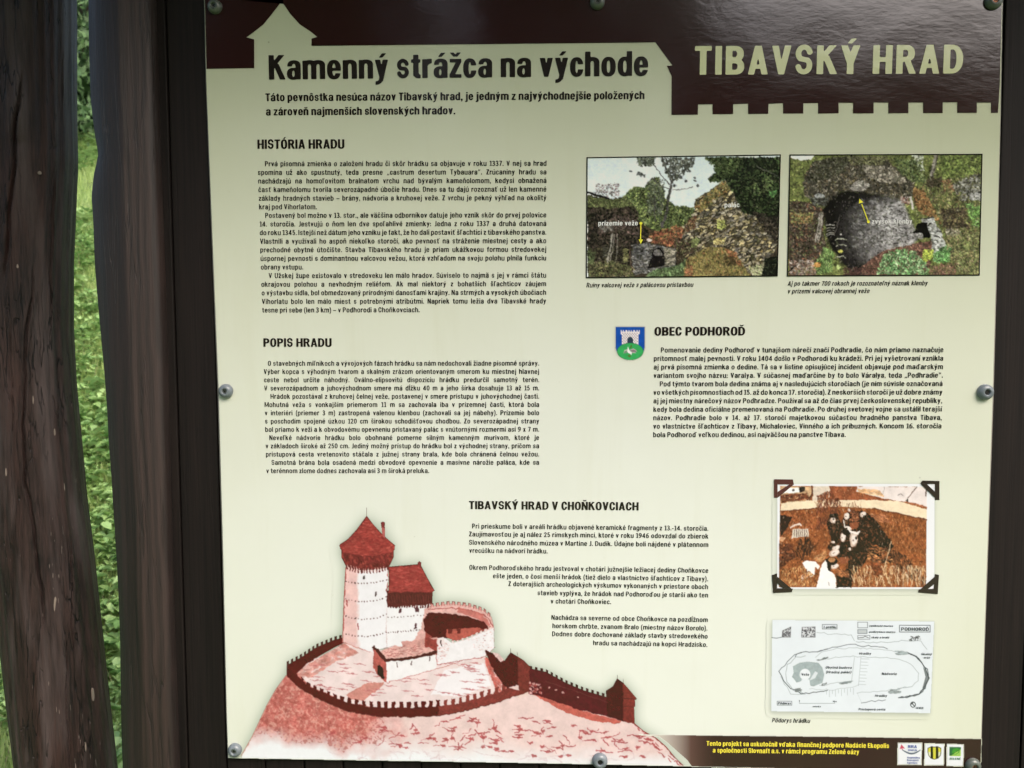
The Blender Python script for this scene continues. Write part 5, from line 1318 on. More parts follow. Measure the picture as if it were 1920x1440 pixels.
# ------------------------------------------------------------------ left post: sawn timber with a waney left edge
def interp(tbl, z):
    t = sorted((q[1], q[0]) for q in tbl)
    return float(np.interp(z, [q[0] for q in t], [q[1] for q in t]))
LEFT = [(-.150, 2.6), (-.1530, 2.1), (-.1542, 1.9949), (-.1569, 1.8686), (-.1547, 1.835), (-.1518, 1.8012), (-.1576, 1.7742), (-.1612, 1.747), (-.1592, 1.7129), (-.1584, 1.6581), (-.1553, 1.589), (-.1522, 1.5194), (-.1502, 1.4773), (-.1484, 1.428), (-.1452, 1.3784), (-.1436, 1.3214), (-.1428, 1.264), (-.1427, 1.1626), (-.1431, 1.0894), (-.1446, .9858), (-.148, .6), (-.15, -.1)]
def build_post():
    zs = np.r_[np.linspace(-0.12, 0.9, 12), np.linspace(0.93, 2.05, 140), np.linspace(2.1, 2.55, 8)]
    # across the face: fraction of the width, depth (towards the viewer is negative)
    prof = [(0.0, .075), (0.0, .05), (.010, .024), (.030, .011), (.06, .001), (.095, -.0065), (.13, -.0105), (.22, -.0145), (.28, -.0165), (.36, -.0185), (.45, -.0195), (.55, -.0205), (.615, -.021), (.63, -.0205), (.72, -.0185), (.82, -.016), (.92, -.0135), (.975, -.0115), (1.0, -.007), (1.0, .0045)]
    V, F = [], []
    n = len(prof)
    for z in zs:
        L = interp(LEFT, z); Rr = -.0655 + .0006 * math.sin(z * 9)
        for k, (t, y) in enumerate(prof):
            wv = .0022 * math.sin(z * 21 + k * .3) * math.exp(-((t - .06) / .06) ** 2) + .0030 * math.exp(-((z - 1.80) / .02) ** 2) * math.exp(-((t - .09) / .05) ** 2)
            x_ = L + t * (Rr - L)
            V.append((x_, y + wv + (.004 * math.exp(-((t - .145) / .018) ** 2)), z))
        V.append((Rr, .095, z)); V.append((L + .02, .1, z))
    m = n + 2
    for i in range(len(zs) - 1):
        for k in range(m): F.append([i * m + k, i * m + (k + 1) % m, (i + 1) * m + (k + 1) % m, (i + 1) * m + k])
    F.append([(len(zs) - 1) * m + k for k in range(m)])
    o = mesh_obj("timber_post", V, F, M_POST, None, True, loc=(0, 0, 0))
    tag(o, "dark stained square post with a wavy natural left edge and paler stripe", "post")
build_post()
# ------------------------------------------------------------------ leaning log further left
LOGR = [(-.165, 2.7), (-.1719, 2.2), (-.1749, 1.9952), (-.1795, 1.8621), (-.1806, 1.7947), (-.186, 1.7268), (-.1915, 1.6583), (-.1947, 1.5753), (-.1939, 1.5055), (-.1911, 1.4492), (-.1856, 1.3499), (-.178, 1.2638), (-.1719, 1.1769), (-.1647, 1.0745), (-.1577, .9857), (-.125, .5), (-.09, -.2)]
LOG_R, LOG_Y = .0697, .17
LOG_T = [(.4123 + (a - .4123) * 1.1716, 1.5633 + (z - 1.5633) * 1.1716) for a, z in LOGR]
def log_angle(px_, py_):
    """angle round the log and height of a point noted on the sketch"""
    X, Zz = B(px_, py_); ex, ey, ez = .41227, -.99075, 1.56331
    dx, dy, dz = X - ex, -ey, Zz - ez; z = Zz
    for _ in range(4):
        cx = interp(LOG_T, z) - LOG_R
        ox, oy = ex - cx, ey - LOG_Y
        a_, b_, c_ = dx * dx + dy * dy, 2 * (ox * dx + oy * dy), ox * ox + oy * oy - LOG_R ** 2
        t = (-b_ - math.sqrt(max(b_ * b_ - 4 * a_ * c_, 0))) / (2 * a_)
        z = ez + t * dz
    return math.atan2(oy + t * dy, ox + t * dx), z
def build_log():
    K = 1.1716
    tbl = [(.4123 + (a - .4123) * K, 1.5633 + (z - 1.5633) * K) for a, z in LOGR]
    zs = np.r_[np.linspace(-.12, .95, 16), np.linspace(.98, 2.02, 170), np.linspace(2.05, 2.6, 10)]
    n = 300
    r0, yc = LOG_R, LOG_Y
    rg = np.random.default_rng(5)
    a = np.linspace(0, 2 * np.pi, n, endpoint=False)          # 0 = +x, -pi/2 = towards the viewer
    lump = [(rg.uniform(0, 6.3), rg.integers(2, 6), rg.uniform(1, 5), rg.uniform(0, 6.3), rg.uniform(.0002, .0007)) for _ in range(9)]
    fl = [(rg.uniform(0, 6.3), rg.integers(14, 40), rg.uniform(1, 6), rg.uniform(.00012, .00035)) for _ in range(10)]
    # drying cracks: (angle at z, z range, width rad, depth)
    cracks = [([log_angle(*q) for q in path], wd_, dp) for path, wd_, dp in (
        ([(42, 125), (37, 170), (28, 250), (24, 335), (18, 396), (12, 469), (9, 540)], .034, .013), ([(66, 480), (61, 561), (50, 600), (47, 700), (45, 800), (46, 900), (57, 940), (66, 1020), (77, 1100), (84, 1190)], .024, .010),
        ([(103, 310), (97, 432), (94, 493), (95, 566), (92, 640)], .020, .008), ([(132, 990), (135, 1170), (140, 1240)], .016, .006), ([(124, 1190), (126, 1345), (131, 1440), (133, 1500)], .018, .007), ([(118, 60), (116, 180), (112, 240)], .012, .003), ([(20, 560), (22, 700), (30, 860)], .012, .004), ([(70, 20), (66, 90)], .012, .003), ([(112, 640), (108, 760), (116, 900)], .010, .003))]
    V = []
    for z in zs:
        xr = interp(tbl, z)
        r = r0 * (1 + .0 * z)
        cx = xr - r
        rad = np.full(n, r)
        for p, k, f, q, amp in lump: rad = rad + amp * np.sin(k * a + p) * np.sin(f * z + q)
        for p, k, f, amp in fl: rad = rad + amp * np.sin(k * a + p + .8 * np.sin(f * z))
        for path, wd_, dp in cracks:
            zz = [q[1] for q in path]; z_lo, z_hi = min(zz), max(zz)
            fade = np.clip((z - z_lo) / .06, 0, 1) * np.clip((z_hi - z) / .06, 0, 1)
            if fade <= 0: continue
            t = sorted((q[1], q[0]) for q in path)
            ang = np.interp(z, [q[0] for q in t], [q[1] for q in t]) + .012 * math.sin(z * 60) + .006 * math.sin(z * 143)
            d = (a - ang + np.pi) % (2 * np.pi) - np.pi
            rad = rad - dp * fade * np.exp(-(d / (wd_ * .6)) ** 2)
            rad = rad + .0012 * fade * np.exp(-((np.abs(d) - wd_ * 2) / (wd_ * 1.4)) ** 2)
        # a healed knot near the top
        kd = ((a + 1.12 + np.pi) % (2 * np.pi) - np.pi)
        rad = rad + .004 * np.exp(-(kd / .22) ** 2 - ((z - 1.90) / .045) ** 2) - .003 * np.exp(-(kd / .13) ** 2 - ((z - 1.845) / .008) ** 2)
        V += [(cx + rad[k] * math.cos(a[k]), yc + rad[k] * math.sin(a[k]), z) for k in range(n)]
    nz = len(zs)
    i, j = np.meshgrid(np.arange(nz - 1), np.arange(n), indexing='ij'); i = i.ravel(); j = j.ravel(); j2 = (j + 1) % n
    F = np.c_[i * n + j, i * n + j2, (i + 1) * n + j2, (i + 1) * n + j]
    o = mesh_obj("round_log_post", V, F, M_LOG, None, True, loc=(0, 0, 0))
    tag(o, "cracked round brown log leaning to the left of the square post", "log post")
    # torn-off splinters showing bare wood, and pale flecks
    for (px_, py_, w_, h_) in ((104, 1134, 3.2, 17), (74, 324, 3.2, 3.5), (33, 499, 1.6, 4), (70, 985, 1.3, 12), (81, 909, 1.8, 9), (102, 810, 1.4, 7), (174, 1302, 2.4, 14), (120, 915, 1.0, 10), (12, 885, 1.2, 8), (62, 750, 1.0, 9), (131, 1330, 1.2, 12), (160, 1400, 1.2, 10)):
        a0, z0 = log_angle(px_, py_); cx = interp(tbl, z0) - r0
        pts = []
        for k in range(10):
            an = 2 * math.pi * k / 10
            da = w_ * math.cos(an) * UNIT * 1.1 * (1 - .3 * math.sin(an)) / r0; dz = h_ * math.sin(an) * UNIT * 1.1
            pts.append((cx + (r0 + .0012) * math.cos(a0 + da), yc + (r0 + .0012) * math.sin(a0 + da), z0 + dz))
        b = MB()
        back = [(p[0] - .004 * math.cos(a0), p[1] - .004 * math.sin(a0), p[2]) for p in pts]
        b.add(pts + back, [list(range(10))] + [[k, 10 + k, 10 + (k + 1) % 10, (k + 1) % 10] for k in range(10)])
        b.build("bare_wood_chip", M_FRESH, o)
build_log()

# ------------------------------------------------------------------ the little roof that shelters the board (above the picture)
roof = tag(empty("shelter_roof", (0.5, 0.0, 2.5)), "sloping plank roof sheltering the board from above", "roof")
YF, ZF, YB, ZB = -0.50, 2.42, 0.42, 2.84
for i in range(13):
    b = MB(); xa = -0.62 + i * 0.175
    v = [(xa, YF, ZF), (xa + .172, YF, ZF), (xa + .172, YB, ZB), (xa, YB, ZB)]
    v += [(p[0], p[1], p[2] + .022) for p in v]
    b.add(v, [[3, 2, 1, 0], [4, 5, 6, 7], [0, 1, 5, 4], [1, 2, 6, 5], [2, 3, 7, 6], [3, 0, 4, 7]])
    b.build("roof_board", M_ROOF, roof)
b = MB(); b.box(-.62, 1.65, YF - .026, YF - .001, ZF - .05, ZF + .03, bev=.003); b.build("fascia", M_ROOF, roof)

# ------------------------------------------------------------------ the information board
board = tag(empty("info_board", (0.5, 0.0, 1.0)), "cream and brown Slovak castle information board screwed to dark planks", "info board")
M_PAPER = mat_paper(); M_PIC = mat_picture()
M_BROWN = mat_ink("dark_brown_ink", (44, 22, 22)); M_TEXT = mat_ink("black_brown_ink", (34, 28, 26)); M_CREAM = mat_ink("cream_ink", (206, 208, 168))
M_TXT2 = mat_ink("body_text_ink", (36, 34, 32)); M_YEL = mat_ink("yellow_ink", (214, 200, 66)); M_WHITE = mat_ink("white_ink", (220, 222, 222)); M_ARR = mat_ink("arrow_yellow_ink", (226, 222, 70))
M_FRAME = mat_ink("frame_ink", (26, 22, 20)); M_CORN = mat_ink("photo_corner_ink", (44, 34, 32)); M_CORNR = mat_ink("photo_corner_maroon_ink", (78, 46, 44)); M_GREYT = mat_ink("plan_lettering_ink", (62, 66, 72)); M_BLUE = mat_ink("blue_ink", (70, 84, 150))

OUT = [(381.5, -7), (384.6, 150), (395.5, 440), (407, 733), (416, 1050), (423, 1340), (426, 1423), (700, 1428), (1000, 1432.3), (1420, 1441), (1840, 1451), (1843.5, 1340), (1853, 1070), (1864.5, 740), (1872, 460), (1877.8, 230), (1882, -8), (1120, -11)]
def build_panel():
    P = Bn(OUT); c = P.mean(0)
    n = len(P)
    d = P - c; ins = P - d / np.linalg.norm(d, axis=1)[:, None] * .0022
    V = [(p[0], 0.0, p[1]) for p in ins] + [(p[0], .0016, p[1]) for p in P] + [(p[0], .0058, p[1]) for p in P]
    F = [list(range(n))]
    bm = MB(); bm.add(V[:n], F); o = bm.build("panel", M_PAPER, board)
    o.data.polygons[0].flip() if o.data.polygons[0].normal.y > 0 else None
    bm = MB(); bm.add(V, [[k, n + k, n + (k + 1) % n, (k + 1) % n] for k in range(n)] + [[n + k, 2 * n + k, 2 * n + (k + 1) % n, n + (k + 1) % n] for k in range(n)] + [[2 * n + k for k in range(n)]])
    bm.build("panel_edge", M_EDGE, board)
build_panel()
Y1, Y2, Y3, Y4 = -.0004, -.0008, -.0012, -.0016

# header silhouette: keep and its curved roof, house ridge, battlements
z1 = zoom(370, 0, 2.13333); z2 = zoom(1080, 0, 2.285714)
head = [(384.2, -5), (387.6, 129.3)] + z1([(228, 273), (228, 158), (197, 150), (222, 132), (265, 98), (300, 55), (330, 16)]) + [(525.2, -5.5), (529.2, -5.5)] + z1([(345, 16), (372, 56), (410, 98), (452, 126), (480, 148), (457, 155), (457, 184), (1832, 170), (1900, 262), (1878, 264), (1897, 305)]) + \
    z2([(409, 493), (522, 492), (523, 448), (585, 447), (585, 490), (673, 489), (673, 447), (737, 445), (737, 489), (824, 488), (824, 445), (887, 443), (887, 487), (974, 487), (974, 443), (1037, 442), (1037, 487), (1125, 486), (1125, 441), (1187, 441), (1187, 486), (1275, 486), (1275, 440), (1338, 440), (1338, 486), (1424, 485), (1424, 440), (1487, 440), (1487, 485), (1571, 485), (1571, 439), (1633, 439), (1633, 484), (1717, 484), (1717, 440), (1778, 440), (1778, 484), (1808, 484)]) + [(1874.6, 150), (1878.6, -5.5)]
flat_poly(head, Y1, "header_band", M_BROWN, board)

def text_part(name, out, mat, label=None, parent=None):
    V, F = out
    o = mesh_obj(name, V, F, mat, parent or board)
    if label: o["label"] = label
    return o

o_ = ([], []); head_line("Kamenný strážca na východe", 504.5, 149.6, 1215.2, 142.2, 44.6, Y1, o_, .07); text_part("main_title", o_, M_TEXT, "large black title Kamenný strážca na východe")
o_ = ([], []); head_line("TIBAVSKÝ HRAD", 1302.2, 140.6, 1804, 138.2, 51.3, Y2, o_, .12); text_part("castle_name", o_, M_CREAM, "cream capitals TIBAVSKÝ HRAD on the dark header")
o_ = ([], [])
head_line("Táto pevnôstka nesúca názov Tibavský hrad, je jedným z najvýchodnejšie položených", 498, 190, 1208.3, 186, 14.4, Y1, o_, .07)
head_line("a zároveň najmenších slovenských hradov.", 498.9, 216.6, 853.8, 214.4, 14.4, Y1, o_, .07)
text_part("subtitle", o_, M_TEXT)
for t, xl, yl, xr, yr, cp in (("HISTÓRIA HRADU", 483, 279.3, 646, 278.8, 17.2), ("POPIS HRADU", 494.2, 650.3, 622, 650.2, 16.2), ("OBEC PODHOROĎ", 1227, 629.4, 1397, 629, 16.2), ("TIBAVSKÝ HRAD V CHOŇKOVCIACH", 879.5, 954.5, 1197.3, 957, 15.8)):
    o_ = ([], []); head_line(t, xl, yl, xr, yr, cp, Y1, o_, .065); text_part("section_heading", o_, M_TEXT, "heading " + t)

def block(lines, y0, dy, xl0, xl1, xr0, xr1, tilt, cap, lab):
    """lines: (text, indent or 0, ends a paragraph)"""
    n = len(lines); o_ = ([], [])
    w_ = xr0 - xl0
    sx = fit_sx([(t, w_ - (ind - xl0 if ind else 0)) for t, ind, e in lines if not e])
    for i, (t, ind, e) in enumerate(lines):
        f = i / (n - 1); y = y0 + dy * i; xl = xl0 + (xl1 - xl0) * f; xr = xr0 + (xr1 - xr0) * f
        if ind: xl = ind
        if e: body_line(t, xl, y, xr, y + tilt, cap, Y1, o_, sx, sx * .36)
        else: body_line(t, xl, y, xr, y + tilt, cap, Y1, o_, min(sx, 9))
    return text_part("text_block", o_, M_TXT2, lab)

block([("Prvá písomná zmienka o založení hradu či skôr hrádku sa objavuje v roku 1337. V nej sa hrad", 497, 0), ("spomína už ako spustnutý, teda presne „castrum desertum Tybauara“. Zrúcaniny hradu sa", 0, 0),
       ("nachádzajú na homoľovitom bralnatom vrchu nad bývalým kameňolomom, kedysi obnažená", 0, 0), ("časť kameňolomu tvorila severozápadné úbočie hradu. Dnes sa tu dajú rozoznať už len kamenné", 0, 0),
       ("základy hradných stavieb – brány, nádvoria a kruhovej veže. Z vrchu je pekný výhľad na okolitý", 0, 0), ("kraj pod Vihorlatom.", 0, 1),
       ("Postavený bol možno v 13. stor., ale väčšina odborníkov datuje jeho vznik skôr do prvej polovice", 497.5, 0), ("14. storočia. Jestvujú o ňom len dve spoľahlivé zmienky: Jedna z roku 1337 a druhá datovaná", 0, 0),
       ("do roku 1345. Istejší než dátum jeho vzniku je fakt, že ho dali postaviť šľachtici z tibavského panstva.", 0, 0), ("Vlastnili a využívali ho aspoň niekoľko storočí, ako pevnosť na stráženie miestnej cesty a ako", 0, 0),
       ("prechodné obytné útočište. Stavba Tibavského hradu je priam ukážkovou formou stredovekej", 0, 0), ("úspornej pevnosti s dominantnou valcovou vežou, ktorá vzhľadom na svoju polohu plnila funkciu", 0, 0), ("obrany vstupu.", 0, 1),
       ("V Užskej župe existovalo v stredoveku len málo hradov. Súviselo to najmä s jej v rámci štátu", 504, 0), ("okrajovou polohou a nevhodným reliéfom. Ak mal niektorý z bohatších šľachticov záujem", 0, 0),
       ("o výstavbu sídla, bol obmedzovaný prírodnými danosťami krajiny. Na strmých a vysokých úbočiach", 0, 0), ("Vihorlatu bolo len málo miest s potrebnými atribútmi. Napriek tomu ležia dva Tibavské hrady", 0, 0), ("tesne pri sebe (len 3 km) – v Podhorodi a Choňkovciach.", 0, 1)],
      312, 16.12, 483.4, 491.8, 1024.6, 1023.9, -1.0, 9.6, "body text under HISTÓRIA HRADU")
block([("O stavebných míľnikoch a vývojových fázach hrádku sa nám nedochovali žiadne písomné správy.", 502.6, 0), ("Výber kopca s výhodným tvarom a skalným zrázom orientovaným smerom ku miestnej hlavnej", 0, 0), ("ceste nebol určite náhodný. Oválno-elipsovitú dispozíciu hrádku predurčil samotný terén.", 0, 0),
       ("V severozápadnom a juhovýchodnom smere má dĺžku 40 m a jeho šírka dosahuje 13 až 15 m.", 0, 0), ("Hrádok pozostával z kruhovej čelnej veže, postavenej v smere prístupu v juhovýchodnej časti.", 507.5, 0), ("Mohutná veža s vonkajším priemerom 11 m sa zachovala iba v prízemnej časti, ktorá bola", 0, 0),
       ("v interiéri (priemer 3 m) zastropená valenou klenbou (zachovali sa jej nábehy). Prízemie bolo", 0, 0), ("s poschodím spojené úzkou 120 cm širokou schodišťovou chodbou. Zo severozápadnej strany", 0, 0), ("bol priamo k veži a k obvodovému opevneniu pristavaný palác s vnútornými rozmermi asi 9 x 7 m.", 0, 0),
       ("Neveľké nádvorie hrádku bolo obohnané pomerne silným kamenným murivom, ktoré je", 505.3, 0), ("v základoch široké až 250 cm. Jediný možný prístup do hrádku bol z východnej strany, pričom sa", 0, 0), ("prístupová cesta vretenovito stáčala z južnej strany brala, kde bola chránená čelnou vežou.", 0, 0),
       ("Samotná brána bola osadená medzi obvodové opevnenie a masívne nárožie paláca, kde sa", 509.3, 0), ("v terénnom zlome dodnes zachovala asi 3 m široká preluka.", 0, 1)],
      685.8, 15.48, 494.4, 499.6, 1010.9, 1010.8, -.3, 9.4, "body text under POPIS HRADU")
block([("Pomenovanie dediny Podhoroď v tunajšom nárečí značí Podhradie, čo nám priamo naznačuje", 1239, 0), ("prítomnosť malej pevnosti. V roku 1404 došlo v Podhorodi ku krádeži. Pri jej vyšetrovaní vznikla", 0, 0), ("aj prvá písomná zmienka o dedine. Tá sa v listine opisujúcej incident objavuje pod maďarským", 0, 0),
       ("variantom svojho názvu: Varalya. V súčasnej maďarčine by to bolo Váralya, teda „Podhradie”.", 0, 0), ("Pod týmto tvarom bola dedina známa aj v nasledujúcich storočiach (je ním súvisle označovaná", 1237, 0), ("vo všetkých písomnostiach od 15. až do konca 17. storočia). Z neskorších storočí je už dobre známy", 0, 0),
       ("aj jej miestny nárečový názov Podhradze. Používal sa až do čias prvej československej republiky,", 0, 0), ("kedy bola dedina oficiálne premenovaná na Podhradie. Po druhej svetovej vojne sa ustálil terajší", 0, 0), ("názov. Podhradie bolo v 14. až 17. storočí majetkovou súčasťou hradného panstva Tibava,", 0, 0),
       ("vo vlastníctve šľachticov z Tibavy, Michaloviec, Vinného a ich príbuzných. Koncom 16. storočia", 0, 0), ("bola Podhoroď veľkou dedinou, asi najväčšou na panstve Tibava.", 0, 1)],
      661, 15.86, 1225.8, 1224.8, 1768.6, 1764.4, -.6, 9.6, "body text beside the coat of arms")
o_ = ([], [])
z6 = zoom(860, 910, 3.84)
for t, xl, yl, xr, yr, e in (("Pri prieskume boli v areáli hrádku objavené keramické fragmenty z 13.-14. storočia.", 97, 310, 1797, 327, 0), ("Zaujímavosťou je aj nález 25 rímskych mincí, ktoré v roku 1946 odovzdal do zbierok", 75, 367, 1797, 383, 0), ("Slovenského národného múzea v Martine J. Dudík. Údajne boli nájdené v plátennom", 75, 427, 1797, 444, 0), ("vrecúšku na nádvorí hrádku.", 77, 485, 640, 490, 0),
                             ("Okrem Podhoroďského hradu jestvoval v chotári južnejšie ležiacej dediny Choňkovce", 77, 607, 1797, 630, 0), ("ešte jeden, o čosi menší hrádok (tiež dielo a vlastníctvo šľachticov z Tibavy).", 247, 668, 1795, 690, 0), ("Z doterajších archeologických výskumov vykonaných v priestore oboch", 358, 725, 1795, 747, 0), ("stavieb vyplýva, že hrádok nad Podhoroďou je starší ako ten", 568, 790, 1795, 807, 0), ("v chotári Choňkoviec.", 663, 850, 1097, 855, 0),
                             ("Nachádza sa severne od obce Choňkovce na pozdĺžnom", 668, 967, 1793, 984, 0), ("horskom chrbte, zvanom Bralo (miestny názov Borolo).", 675, 1027, 1790, 1045, 0), ("Dodnes dobre dochované základy stavby stredovekého", 673, 1085, 1792, 1103, 0), ("hradu sa nachádzajú na kopci Hradzisko.", 968, 1150, 1790, 1163, 0)):
    (a, b_), (c_, d_) = z6([(xl, yl), (xr, yr)])
    body_line(t, a, b_, c_, d_, 9.4, Y1, o_)
text_part("text_block", o_, M_TXT2, "right-set body text beside the castle drawing")

def caption(t, xl, yl, xr, yr, cap, mat=M_TXT2, y=Y1, shear=.2, parent=None, name="caption"):
    o_ = ([], []); body_line(t, xl, yl, xr, yr, cap, y, o_, shear=shear); return text_part(name, o_, mat, None, parent)
o_ = ([], []); body_line("Ruiny valcovej veže s palácovou prístavbou", 1099.2, 539, 1299.2, 537.9, 8.6, Y1, o_, shear=.2); text_part("caption", o_, M_TXT2, "italic caption below the left ruin photograph")
o_ = ([], []); body_line("Aj po takmer 700 rokoch je rozoznateľný náznak klenby", 1476.6, 536, 1738.3, 535, 8.6, Y1, o_, shear=.2); body_line("v prízemí valcovej obrannej veže", 1476.4, 550.3, 1629.5, 549.6, 8.6, Y1, o_, shear=.2); text_part("caption", o_, M_TXT2, "italic two line caption below the right ruin photograph")
o_ = ([], []); body_line("Pôdorys hrádku", 1447.2, 1354, 1518, 1355.2, 8.4, Y1, o_, shear=.2); text_part("caption", o_, M_TXT2, "italic caption below the floor plan")

# printed photographs
QA = [(1099.8, 295), (1463.8, 289.8), (1458, 518.3), (1098.3, 521.7)]; QB = [(1480, 290), (1841.7, 288.6), (1836.3, 516.8), (1475.3, 518.3)]
def arrow(pts, head_, dot, name, parent):
    P = Bn(pts); d = (P[1] - P[0]); d /= np.linalg.norm(d); n_ = np.array([-d[1], d[0]]) * .00055
    V = [(q[0], Y3, q[1]) for q in (P[0] + n_, P[0] - n_, P[1] - n_, P[1] + n_)] + [(q[0], Y3, q[1]) for q in Bn(head_)]
    c_ = Bn([dot])[0]; b = len(V); V += [(c_[0] + .0018 * math.cos(k * .5236), Y4, c_[1] + .0018 * math.sin(k * .5236)) for k in range(12)]
    mesh_obj(name, V, [[0, 1, 2, 3], [4, 5, 6], list(range(b, b + 12))], M_ARR, parent)
pa = paint_ruin_a().mesh("photo_print", Y1, M_PIC, board, clip=QA); pa["label"] = "printed photograph of a stone ruin with a slender tree"
frame_strip(QA, 2.0, Y2, "print_frame", M_FRAME, pa)
z7 = zoom(1080, 270, 4.8); z8 = zoom(1460, 270, 4.5714)
arrow(z7([(583, 720), (580, 868)]), z7([(564, 860), (601, 860), (582, 902)]), z7([(583, 715)])[0], "arrow", pa)
(a, b_), (c_, d_) = z7([(200, 735), (555, 733)]); caption("prízemie veže", a, b_, c_, d_, 8.6, M_WHITE, Y3, 0, pa, "picture_lettering")
(a, b_), (c_, d_) = z7([(1335, 571), (1468, 569)]); caption("palác", a, b_, c_, d_, 8.6, M_WHITE, Y3, 0, pa, "picture_lettering")
pb = paint_ruin_b().mesh("photo_print", Y1, M_PIC, board, clip=QB); pb["label"] = "printed photograph of a dark vault in a ruined wall"
frame_strip(QB, 2.0, Y2, "print_frame", M_FRAME, pb)
arrow(z8([(765, 668), (708, 515)]), z8([(684, 512), (722, 500), (688, 470)]), z8([(765, 668)])[0], "arrow", pb)
(a, b_), (c_, d_) = z8([(795, 685), (1140, 683)]); caption("zvyšok klenby", a, b_, c_, d_, 8.6, mat_ink("pale_grey_ink", (214, 214, 214)), Y3, 0, pb, "picture_lettering")

zs5 = zoom(1420, 870, 5.0526)
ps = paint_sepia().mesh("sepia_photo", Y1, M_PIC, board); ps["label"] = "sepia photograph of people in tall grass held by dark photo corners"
for corner, mt in (([[(155, 150), (190, 192), (190, 318), (155, 320)], [(160, 143), (335, 145), (344, 192), (190, 192), (155, 150)], [(344, 192), (300, 192), (190, 262), (190, 318)]], M_CORNR),
                   ([[(1722, 160), (1722, 340), (1680, 340), (1680, 188)], [(1560, 155), (1722, 160), (1680, 188), (1540, 186)], [(1545, 188), (1600, 188), (1680, 262), (1680, 320)]], M_CORN),
                   ([[(137, 1050), (186, 1034), (186, 1175), (147, 1220)], [(147, 1220), (186, 1175), (334, 1178), (325, 1212)], [(186, 1065), (186, 1125), (240, 1175), (320, 1177)]], M_CORN),
                   ([[(1680, 1040), (1718, 1050), (1706, 1230), (1668, 1180)], [(1706, 1230), (1520, 1215), (1525, 1186), (1668, 1180)], [(1680, 1062), (1672, 1135), (1612, 1181), (1540, 1184)]], M_CORN)):
    b = MB()
    for k, q in enumerate(corner):
        P = Bn(zs5(q)); b.add([(p[0], Y2 - .0002 * k, p[1]) for p in P], [list(range(len(P)))])
    b.build("photo_corner", mt, ps)

zp = zoom(1420, 1130, 5.3333)
pp = paint_plan().mesh("plan_drawing", Y1, M_PIC, board); pp["label"] = "pale blue printed ground plan of the small castle"
o_ = ([], [])
for t, xl, xr, y, cp, sh in (("PODHOROĎ", 1436, 1712, 278, 6.6, 0), ("2 profilu", 658, 786, 252, 4.4, 0), ("zaniknuté murivo", 1116, 1352, 238, 3.6, .2), ("podkrytiace murivo", 1116, 1376, 298, 3.6, .2), ("skaly a bralá", 1136, 1314, 354, 3.8, .2), ("Hradby", 1015, 1134, 516, 4.4, .2), ("Skalný", 1634, 1740, 522, 4.2, .2), ("zráz", 1660, 1722, 556, 4.2, .2),
                             ("Obytná budova", 680, 940, 656, 4.6, .2), ("(Hradný palác)", 684, 936, 702, 4.6, .2), ("Veža", 440, 514, 726, 4.6, 0), ("Nádvorie", 1242, 1392, 720, 4.8, .1), ("Hradby", 1172, 1294, 938, 4.4, .2), ("Pôdorys", 204, 334, 1014, 4.8, .2), ("mierka", 552, 632, 1042, 3.0, .2), ("Prístupová cesta", 1010, 1276, 1074, 4.6, .1), ("SEVER", 1580, 1658, 1060, 3.8, 0), ("0", 414, 424, 986, 3.0, 0), ("30 m", 752, 792, 992, 3.0, 0)):
    (a, b_), (c_, d_) = zp([(xl, y), (xr, y + (xr - xl) * .008)])
    o_ = ([], []); body_line(t, a, b_, c_, d_, cp, Y2, o_, shear=sh)
    text_part("plan_lettering", o_, M_GREYT, None, pp)

pc = paint_arms().mesh("coat_of_arms", Y1, M_PIC, board); pc["label"] = "blue and green shield with white gate tower and bird"
pk = paint_castle().mesh("castle_drawing", Y1, M_PIC, board, clip=[(388, 0), (424, 1340), (429, 1420.5), (1000, 1430), (1290, 1436.5), (1300, 900), (800, 860)]) if False else None
def castle():
    c = paint_castle()
    c.map = lambda p: p
    keep = c.mask([(300, 900), (426, 1380), (428.6, 1420.3), (1000, 1429.7), (1420, 1438.6), (1420, 900)])
    c.a *= keep
    o = c.mesh("castle_drawing", Y1, M_PIC, board); o["label"] = "red and white drawing of a hilltop castle with round tower"
castle()
def footer():
    c = Canvas(1175, 1374, 1850, 1460, 2, (50, 28, 28), 30)
    yy, xx = np.mgrid[0:c.h, 0:c.w].astype(np.float32); X = xx / 2 + 1175
    t = np.clip((X - 1195) / 150, 0, 1)
    c.a[:] = np.clip(t * 1.5, 0, 1) ** .9
    c.rgb[:] = np.where((t < 1)[..., None], np.array((216, 172, 158), np.float32) * (1 - t[..., None]) ** 1.2 + np.array((50, 28, 28), np.float32) * t[..., None], c.rgb)
    c.map = lambda p: p
    keep = c.mask([(1196, 1376.6), (1280, 1378), (1560, 1380.8), (1839.6, 1385), (1837.6, 1449), (1420, 1439), (1297, 1436.5), (1288, 1424), (1272, 1410), (1252, 1392), (1236, 1380)])
    c.a *= keep
    o = c.mesh("footer_band", Y2, M_PIC, board); o["label"] = "dark brown footer strip fading out to the left"
footer()
o_ = ([], []); head_line("Tento projekt sa uskutočnil vďaka finančnej podpore Nadácie Ekopolis", 1324.4, 1397.2, 1666, 1401.8, 9.3, Y3, o_, .08); head_line("a spoločnosti Slovnaft a.s. v rámci programu Zelené oázy", 1336, 1410, 1610, 1413.4, 9.3, Y3, o_, .08)
text_part("footer_text", o_, M_YEL, "yellow two line funding note")
zl = zoom(1675, 1385, 13.714)
LG = paint_logos()
